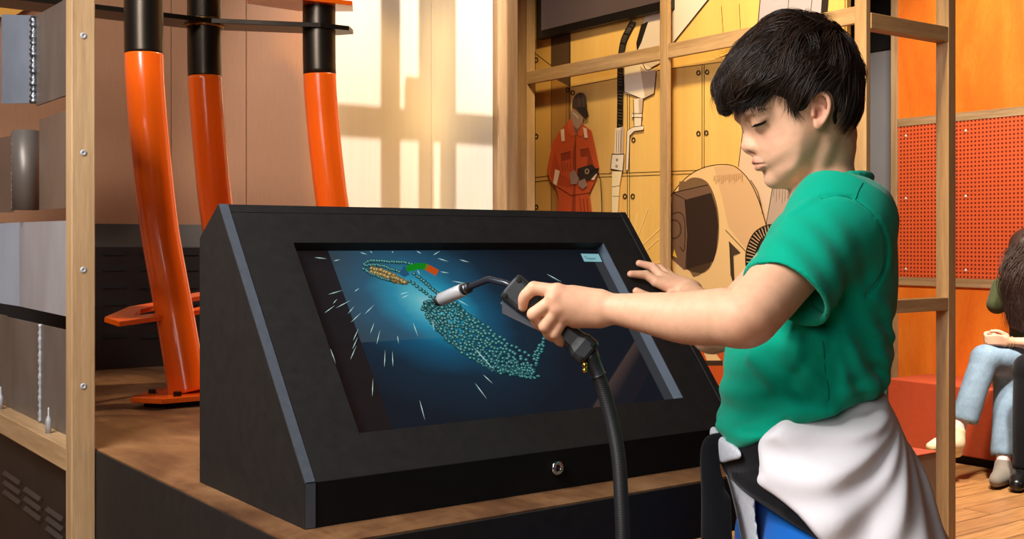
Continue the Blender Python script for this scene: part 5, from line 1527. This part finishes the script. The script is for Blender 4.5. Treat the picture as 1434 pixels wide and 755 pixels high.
# trigger blade under the front of the grip
tg = MB()
sgn = 1 if (hp_(.8, .02, 0) - hp_(.8, 0, 0))[2] < 0 else -1
q = [hp_(1.12, sgn * .021, .004), hp_(1.02, sgn * .034, .003), hp_(.62, sgn * .022, .003), hp_(.60, sgn * .0165, .003), hp_(.90, sgn * .019, .004)]
tg.prism(q, -toc * .009); tg.build('trigger', plain('grey_trigger', S(58, 62, 70), .35), tch, bevel=.001)
# gooseneck, collar, nozzle
gp = [hp_(1.10, 0, 0), hp_(1.18, 0, 0), Wp(697, 394.5, 1.502), Wp(684, 392, 1.512), Wp(671, 396.5, 1.522), Wp(659, 401.5, 1.532), Wp(650, 405.5, 1.54)]
MB().tube(catmull(gp, 8), .0044, 18).build('gooseneck', plain('satin_black_tube', S(48, 52, 62), .25, .4, var=.05), tch)
nz0, nz1 = Wp(658, 402, 1.533), Wp(612, 422, 1.572)
nd = nz1 - nz0; nl = np.linalg.norm(nd); nd /= nl
def along(a, b, prof, name, mat, seg=26, par=None):
    M = frame_to(a, b - a); return MB().lathe(prof, M, seg).build(name, mat, par or tch)
l_ = nl
along(nz0, nz1, [(.0050, -.001), (.0072, .001), (.0072, .012), (.006, .013)], 'collar', m_rubber)
along(nz0, nz1, [(.0086, .0128), (.0090, .0135), (.0090, l_ - .0085), (.0080, l_ - .0075)], 'nozzle', plain('satin_aluminium', S(206, 208, 212), .34, .45, var=.04))
along(nz0, nz1, [(.0076, l_ - .0078), (.0076, l_ - .002), (.0068, l_), (.0045, l_), (.0045, l_ - .004), (.0005, l_ - .004)], 'nozzle_tip', m_rubber)
cl = Wp(657, 398.5, 1.5255)
along(nz0 + nd * .0062, nz0 + nd * .0063, [(.00725, -.001), (.00735, .0), (.00725, .001)], 'collar_band', m_chrome)
# strain relief and cable
s0, s1 = hp_(-.02, 0, 0), Wp(838, 527, 1.478)
along(s0, s1, [(.0105, -.004), (.0105, .008), (.0098, .010), (.0098, .028), (.0108, .030), (.0108, np.linalg.norm(s1 - s0) - .002), (.0085, np.linalg.norm(s1 - s0))], 'strain_relief', m_grip)
bq = Wp(819, 515, 1.463)
br = along(bq - np.array([0, 0, .006]), bq + np.array([0, 0, .006]), [(.0022, 0), (.0036, .001), (.0036, .004), (.0025, .005), (.0036, .007), (.0036, .011), (.002, .013)], 'brass_fitting', plain('brass', S(226, 178, 84), .2, 1, var=.05), 14)
def cable_mat():
    t = NT('braided_cable'); w_ = t.n.new('ShaderNodeTexWave'); w_.bands_direction = 'DIAGONAL'; w_.inputs['Scale'].default_value = 260
    t.l.new(t.coord('Object'), w_.inputs['Vector']); t.set(col=t.ramp(w_.outputs['Fac'], [(.3, S(10, 10, 12)), (.8, S(30, 30, 33))]), rough=.55); t.bump(w_.outputs['Fac'], .3, .001); return t.m
cp = [Wp(836, 522, 1.478), Wp(846, 550, 1.477), Wp(857, 590, 1.472), Wp(866, 640, 1.462), Wp(870, 700, 1.452), Wp(872, 760, 1.445), Wp(872, 860, 1.44), Wp(866, 1050, 1.43), Wp(850, 1300, 1.42)]
cp[-1][2] = .3
cp += [cp[-1] + np.array([-.03, .0, -.22]), cp[-1] + np.array([-.12, .05, -.29]), cp[-1] + np.array([-.5, .0, -.29])]
MB().tube(catmull(cp, 10), .0092, 18).build('cable', cable_mat(), tch)
# ------------------------------------------------------------------ people on the bench
def sitter(px0, w0_, label):
    o3 = at(px0, 600, w0_); o3[2] = 0
    e = empty('person', tuple(o3), -math.radians(36), label, 'person')
    uo = (px0 - CX) / FPX * w0_
    return e, (lambda px, py, w: np.array([(px - CX) / FPX * w - uo, w - w0_, CAMZ + (HY - py) / FPX * w]))
girl, g_ = sitter(1440, 6.15, 'long-haired person in olive t-shirt and light jeans sitting cross-legged on bench')
sb = Field()
sb.ell(g_(1446, 358, 6.13), (.078, .085, .105), .02); sb.ell(g_(1450, 374, 6.08), (.055, .06, .065), .03)
sb.ell(g_(1455, 365, 6.03), (.012, .014, .016), .012)
sb.chain([g_(1446, 375, 6.17), g_(1446, 402, 6.2)], .05, .02)
sb.chain([g_(1446, 408, 6.2), g_(1448, 510, 6.2)], [.09, .10], .04)
sb.chain([g_(1402, 402, 6.3), g_(1396, 445, 6.27)], [.045, .038], .02)
sb.chain([g_(1396, 445, 6.27), g_(1397, 458, 6.22), g_(1390, 470, 6.08)], [.036, .033, .023], .015)
sb.chain([g_(1480, 405, 6.1), g_(1482, 462, 6.03)], [.045, .038], .02)
sb.chain([g_(1482, 462, 6.03), g_(1450, 479, 5.97), g_(1414, 479, 5.97)], [.036, .031, .023], .015)
for k in range(4):
    sb.chain([g_(1408, 474 + 3.0 * k, 5.955), g_(1396, 470.5 + 3.6 * k, 5.94), g_(1384, 471.5 + 3.3 * k, 5.955)], [.0105, .0095, .0078], .004)
    sb.chain([g_(1388, 466 + 3 * k, 6.03), g_(1380, 467 + 3.2 * k, 5.99), g_(1381, 471 + 3 * k, 5.965)], [.0105, .0095, .008], .004)
sb.chain([g_(1410, 470, 5.965), g_(1398, 464.5, 5.965), g_(1388, 464, 5.975)], [.012, .011, .009], .006)
sb.ell(g_(1408, 478, 5.965), (.03, .018, .026), .014); sb.ell(g_(1392, 473, 6.03), (.024, .022, .024), .014)
V_, Q_ = sb.mesh(.0045, B=22); V_, Q_ = biggest(V_, Q_); V_ = relax(V_, Q_)
np_mesh('body', V_, Q_, m_skin, girl, np.tile(np.array(S(226, 178, 150)), (len(V_), 1)))
def part(F, name, mat, e, h=.006, label=None, it=2):
    V_, Q_ = F.mesh(h, B=22); V_ = relax(V_, Q_, it); o = np_mesh(name, V_, Q_, mat, e)
    if label: o['label'] = label
    return o
f = Field()
f.chain([g_(1446, 404, 6.2), g_(1446, 440, 6.2), g_(1450, 515, 6.2)], [.095, .115, .125], .05)
f.chain([g_(1404, 402, 6.3), g_(1396, 426, 6.28)], [.056, .054], .03); f.chain([g_(1480, 402, 6.1), g_(1484, 440, 6.06)], [.058, .060], .03)
f.chain([g_(1420, 400, 6.26), g_(1472, 400, 6.14)], .055, .03)
part(f, 't_shirt', cloth('olive_cotton', S(76, 82, 54), .2), girl)
def denim(c):
    t = NT('washed_denim'); v = t.coord('Object'); f_ = t.noise(v, 14, 5, .6); f2 = t.noise(t.coord('Object', (1, 1, .2)), 160, 2)
    k = t.math('ADD', t.math('MULTIPLY', f_, .75), t.math('MULTIPLY', f2, .25))
    t.set(col=t.ramp(k, [(.3, sc3(c, .7)), (.7, sc3(c, 1.15))]), rough=.85, spec=.2); t.bump(t.noise(v, 40, 3), .3, .006); return t.m
f = Field()
f.chain([g_(1450, 516, 6.18), g_(1420, 506, 6.05), g_(1380, 503, 5.96)], [.11, .088, .072], .03)
f.chain([g_(1380, 503, 5.96), g_(1366, 540, 5.93), g_(1352, 584, 5.9)], [.070, .066, .066], .02)
f.chain([g_(1456, 519, 6.2), g_(1425, 526, 6.12), g_(1411, 532, 6.05)], [.11, .085, .070], .03)
f.chain([g_(1411, 532, 6.05), g_(1408, 580, 5.98), g_(1406, 632, 5.93)], [.068, .062, .066], .02)
for z_ in (0, 1):
    pass
for a_, b_, r_ in ((g_(1352, 584, 5.9), g_(1346, 606, 5.89), .058), (g_(1406, 632, 5.93), g_(1406, 654, 5.91), .058)):
    f.cone(a_ + (b_ - a_) * .45, b_ + (b_ - a_) * .6, r_, r_ * 1.02, .004, 's')
part(f, 'jeans', denim(S(132, 156, 178)), girl, .005)
f = Field()
f.chain([g_(1352, 575, 5.9), g_(1341, 602, 5.88)], [.036, .034], .02); f.chain([g_(1406, 625, 5.93), g_(1405, 655, 5.88)], [.036, .034], .02)
part(f, 'socks', cloth('pale_sock', S(226, 204, 200)), girl, .004)
f = Field()
f.chain([g_(1340, 604, 5.88), g_(1336, 620, 5.87)], [.042, .045], .03); f.chain([g_(1336, 620, 5.87), g_(1318, 622, 5.83), g_(1304, 626, 5.80)], [.046, .04, .026], .03)
f.ell(g_(1338, 634, 5.87), (.035, .035, .025), .02)
part(f, 'sneaker', cloth('cream_leather', S(226, 206, 168), .1), girl, .004, 'cream sneaker on the raised foot')
f = Field()
f.chain([g_(1405, 652, 5.89), g_(1405, 664, 5.86)], [.043, .045], .03); f.chain([g_(1405, 668, 5.86), g_(1399, 670, 5.78), g_(1394, 674, 5.72)], [.046, .042, .030], .03)
f.add(lambda x, y, z: -z + .003, (-9, -9, -9), (9, 9, 9), .002, 'i')
part(f, 'sneaker', cloth('grey_suede', S(128, 120, 110), .1), girl, .004, 'grey sneaker on the floor')
f = Field()
f.chain([g_(1440, 345, 6.16), g_(1448, 342, 6.17)], [.098, .102], .04)
f.chain([g_(1432, 352, 6.13), g_(1420, 385, 6.12), g_(1418, 420, 6.10), g_(1420, 452, 6.08)], [.060, .050, .050, .030], .03)
f.chain([g_(1438, 360, 6.18), g_(1436, 420, 6.12), g_(1434, 458, 6.06)], [.07, .06, .034], .03)
f.chain([g_(1470, 355, 6.12), g_(1476, 410, 6.08), g_(1474, 450, 6.04)], [.045, .045, .03], .03)
hcore = list(f.p)
m_bhair = NT('long_brown_hair').set(col=S(60, 42, 35), rough=.45, spec=.25).m
gh = part(f, 'hair', m_bhair, girl, .006)
n_ = 1500; st = np.zeros((n_, 16, 3))
for i in range(n_):
    u_ = rng.uniform(-1, 1); th_ = rng.uniform(0, 2 * PI); s0_ = g_(1442, 332, 6.15) + np.array([.072 * math.cos(th_), .072 * math.sin(th_), rng.uniform(-.02, .02)])
    e_ = g_(1422 + 12 * u_, rng.uniform(425, 462), 6.06) + np.array([rng.normal(0, .02), rng.uniform(-.06, .03), 0]); m_ = g_(1422 + 14 * u_, 378, 6.08) + np.array([rng.normal(0, .02), rng.uniform(-.06, .03), 0])
    P = np.array(catmull([s0_, m_, e_], 8)); P = P[np.linspace(0, len(P) - 1, 16).astype(int)]
    k_ = np.arange(16); ph_ = round(u_ * 5) * 1.7 + rng.uniform(0, .9); P[:, 0] += .009 * np.sin(k_ * .95 + ph_) * np.minimum(k_ / 6, 1); P[:, 1] += .007 * np.cos(k_ * .95 + ph_)
    st[i] = P
Vs, Qs = strands_mesh(st, .0016); o = np_mesh('hair_strands', Vs, Qs, m_bhair, gh); o['kind'] = 'stuff'
bm_ = MB()
for k in range(2):
    c_ = g_(1413 + 4 * k, 479, 5.97); bm_.tube([c_ + np.array([0, .026 * math.cos(a), .026 * math.sin(a)]) for a in np.linspace(0, 2 * PI, 21)], .003, 8)
bm_.build('bracelets', plain('bead_bracelet', S(206, 170, 120), .4), girl, world=False)

man, g_ = sitter(1525, 5.98, 'person in black trousers and black shoes seated at the right edge')
f = Field()
f.ell(g_(1558, 350, 5.73), (.08, .09, .11), .02); f.ell(g_(1552, 362, 5.68), (.055, .06, .07), .03); f.ell(g_(1547, 360, 5.63), (.012, .015, .018), .012)
f.chain([g_(1558, 370, 5.75), g_(1558, 400, 5.77)], .055, .02); f.chain([g_(1558, 408, 5.77), g_(1560, 510, 5.77)], [.1, .11], .04)
for a_, w_ in ((1516, 5.87), (1598, 5.67)):
    f.chain([g_(a_, 405, w_), g_(a_, 462, w_ - .03), g_((a_ + 1530) / 2, 492, w_ - .16)], [.05, .042, .028], .015)
    f.chain([g_((a_ + 1530) / 2, 492, w_ - .16), g_((a_ + 1530) / 2 - 18, 497, w_ - .2)], [.032, .02], .01)
V_, Q_ = f.mesh(.007, B=20); V_, Q_ = biggest(V_, Q_); np_mesh('body', relax(V_, Q_), Q_, m_skin, man, np.tile(np.array(S(220, 172, 144)), (len(V_), 1)))
f = Field(); f.chain([g_(1558, 404, 5.77), g_(1558, 450, 5.77), g_(1560, 520, 5.77)], [.11, .125, .13], .05)
for a_, w_ in ((1516, 5.87), (1598, 5.67)): f.chain([g_(a_, 403, w_), g_(a_, 440, w_ - .02)], [.066, .064], .03)
m_blk = cloth('black_cotton', S(24, 24, 28), .2)
part(f, 't_shirt', m_blk, man, .008)
f = Field()
for a_, w_, kx, ax_ in ((1540, 5.80, 1441, 1436), (1572, 5.68, 1470, 1464)):
    f.chain([g_(a_, 515, w_), g_(kx, 517, w_ - .03)], [.105, .074], .03); f.chain([g_(kx, 517, w_ - .03), g_(ax_, 590, w_ - .05), g_(ax_ - 1, 650, w_ - .05)], [.072, .060, .056], .02)
part(f, 'trousers', m_blk, man, .007)
for ax_, w_ in ((1434, 5.76), (1463, 5.60)):
    f = Field(); q_ = g_(ax_, 650, w_); q_[2] = .06
    f.chain([q_ + np.array([0, 0, .05]), q_], [.044, .05], .02); f.chain([q_ + np.array([0, 0, -.008]), q_ + np.array([-.05, -.06, -.012]), q_ + np.array([-.085, -.11, -.024])], [.05, .046, .034], .03)
    f.add(lambda x, y, z: -z + .003, (-9, -9, -9), (9, 9, 9), .002, 'i')
    part(f, 'shoe', NT('black_leather').set(col=S(18, 17, 17), rough=.3).m, man, .005)
f = Field(); f.chain([g_(1558, 338, 5.75), g_(1564, 345, 5.77)], [.098, .10], .04)
part(f, 'hair', m_bhair, man, .007)
# ------------------------------------------------------------------ light
w = bpy.data.worlds.new('world'); SC.world = w; w.use_nodes = True
w.node_tree.nodes['Background'].inputs[0].default_value = (.8, .85, 1, 1)
w.node_tree.nodes['Background'].inputs[1].default_value = .09
def lamp(name, kind, loc, target, energy, color=(1, 1, 1), size=.5, spot=60, blend=.4, sy=None):
    l = bpy.data.lights.new(name, kind); l.energy = energy; l.color = color
    if kind == 'AREA':
        l.size = size
        if sy: l.shape = 'RECTANGLE'; l.size_y = sy
    elif kind == 'SPOT':
        l.spot_size = math.radians(spot); l.spot_blend = blend; l.shadow_soft_size = size
    else: l.shadow_soft_size = size
    o = bpy.data.objects.new(name, l); COL.objects.link(o)
    o.location = loc; d = Vector(target) - Vector(loc); o.rotation_euler = d.to_track_quat('-Z', 'Y').to_euler()
    return o
head = at(1100, 160, 1.55)
def loc(u, w, z): return RT * u + FW * w + UP * z
lamp('key_softbox', 'AREA', loc(-.95, .62, 2.3), at(1080, 330, 1.5), 50, (1, .97, .94), .7)
lamp('fill_light', 'AREA', loc(-.7, -.7, 1.9), at(900, 330, 1.7), 17, (1, .95, .9), 1.1)  # added soft fill from behind the camera, brightens the face
lamp('mural_spot', 'SPOT', (1.9, 2.2, 3.3), (3.25, 3.3, 1.3), 330, (1, .76, .38), .12, 62, .5)
lamp('orange_wall_spot', 'SPOT', (4.2, 3.0, 3.4), (6.1, 3.5, 1.4), 430, (1, .9, .74), .15, 84, .6)
lamp('bench_spot', 'SPOT', (4.6, 2.4, 3.4), (5.0, 2.8, .0), 800, (1, .9, .78), .12, 64, .6)
lamp('platform_spot', 'SPOT', (2.2, 2.6, 2.9), (.85, 2.5, .88), 150, (1, .76, .46), .06, 40, .7)
lamp('tube_spot', 'AREA', (-.5, 1.6, 2.9), (.95, 2.7, 1.3), 30, (1, .95, .9), .3)
lamp('lattice_spot', 'SPOT', LP, onY(625, 150, YW), 330, (1, .94, .9), .014, 46, .5)  # added lamp behind the lattice, throws the window pattern on the plywood
lamp('amber_spot', 'SPOT', (1.15, 2.0, 3.3), onY(500, 150, YW), 150, (1, .62, .2), .03, 17, .6)
lamp('cool_wall_fill', 'AREA', (2.25, 2.5, 2.6), onY(630, 200, YW), 3.2, (.74, .78, 1), .25)  # added cool fill, tints the right half of the plywood
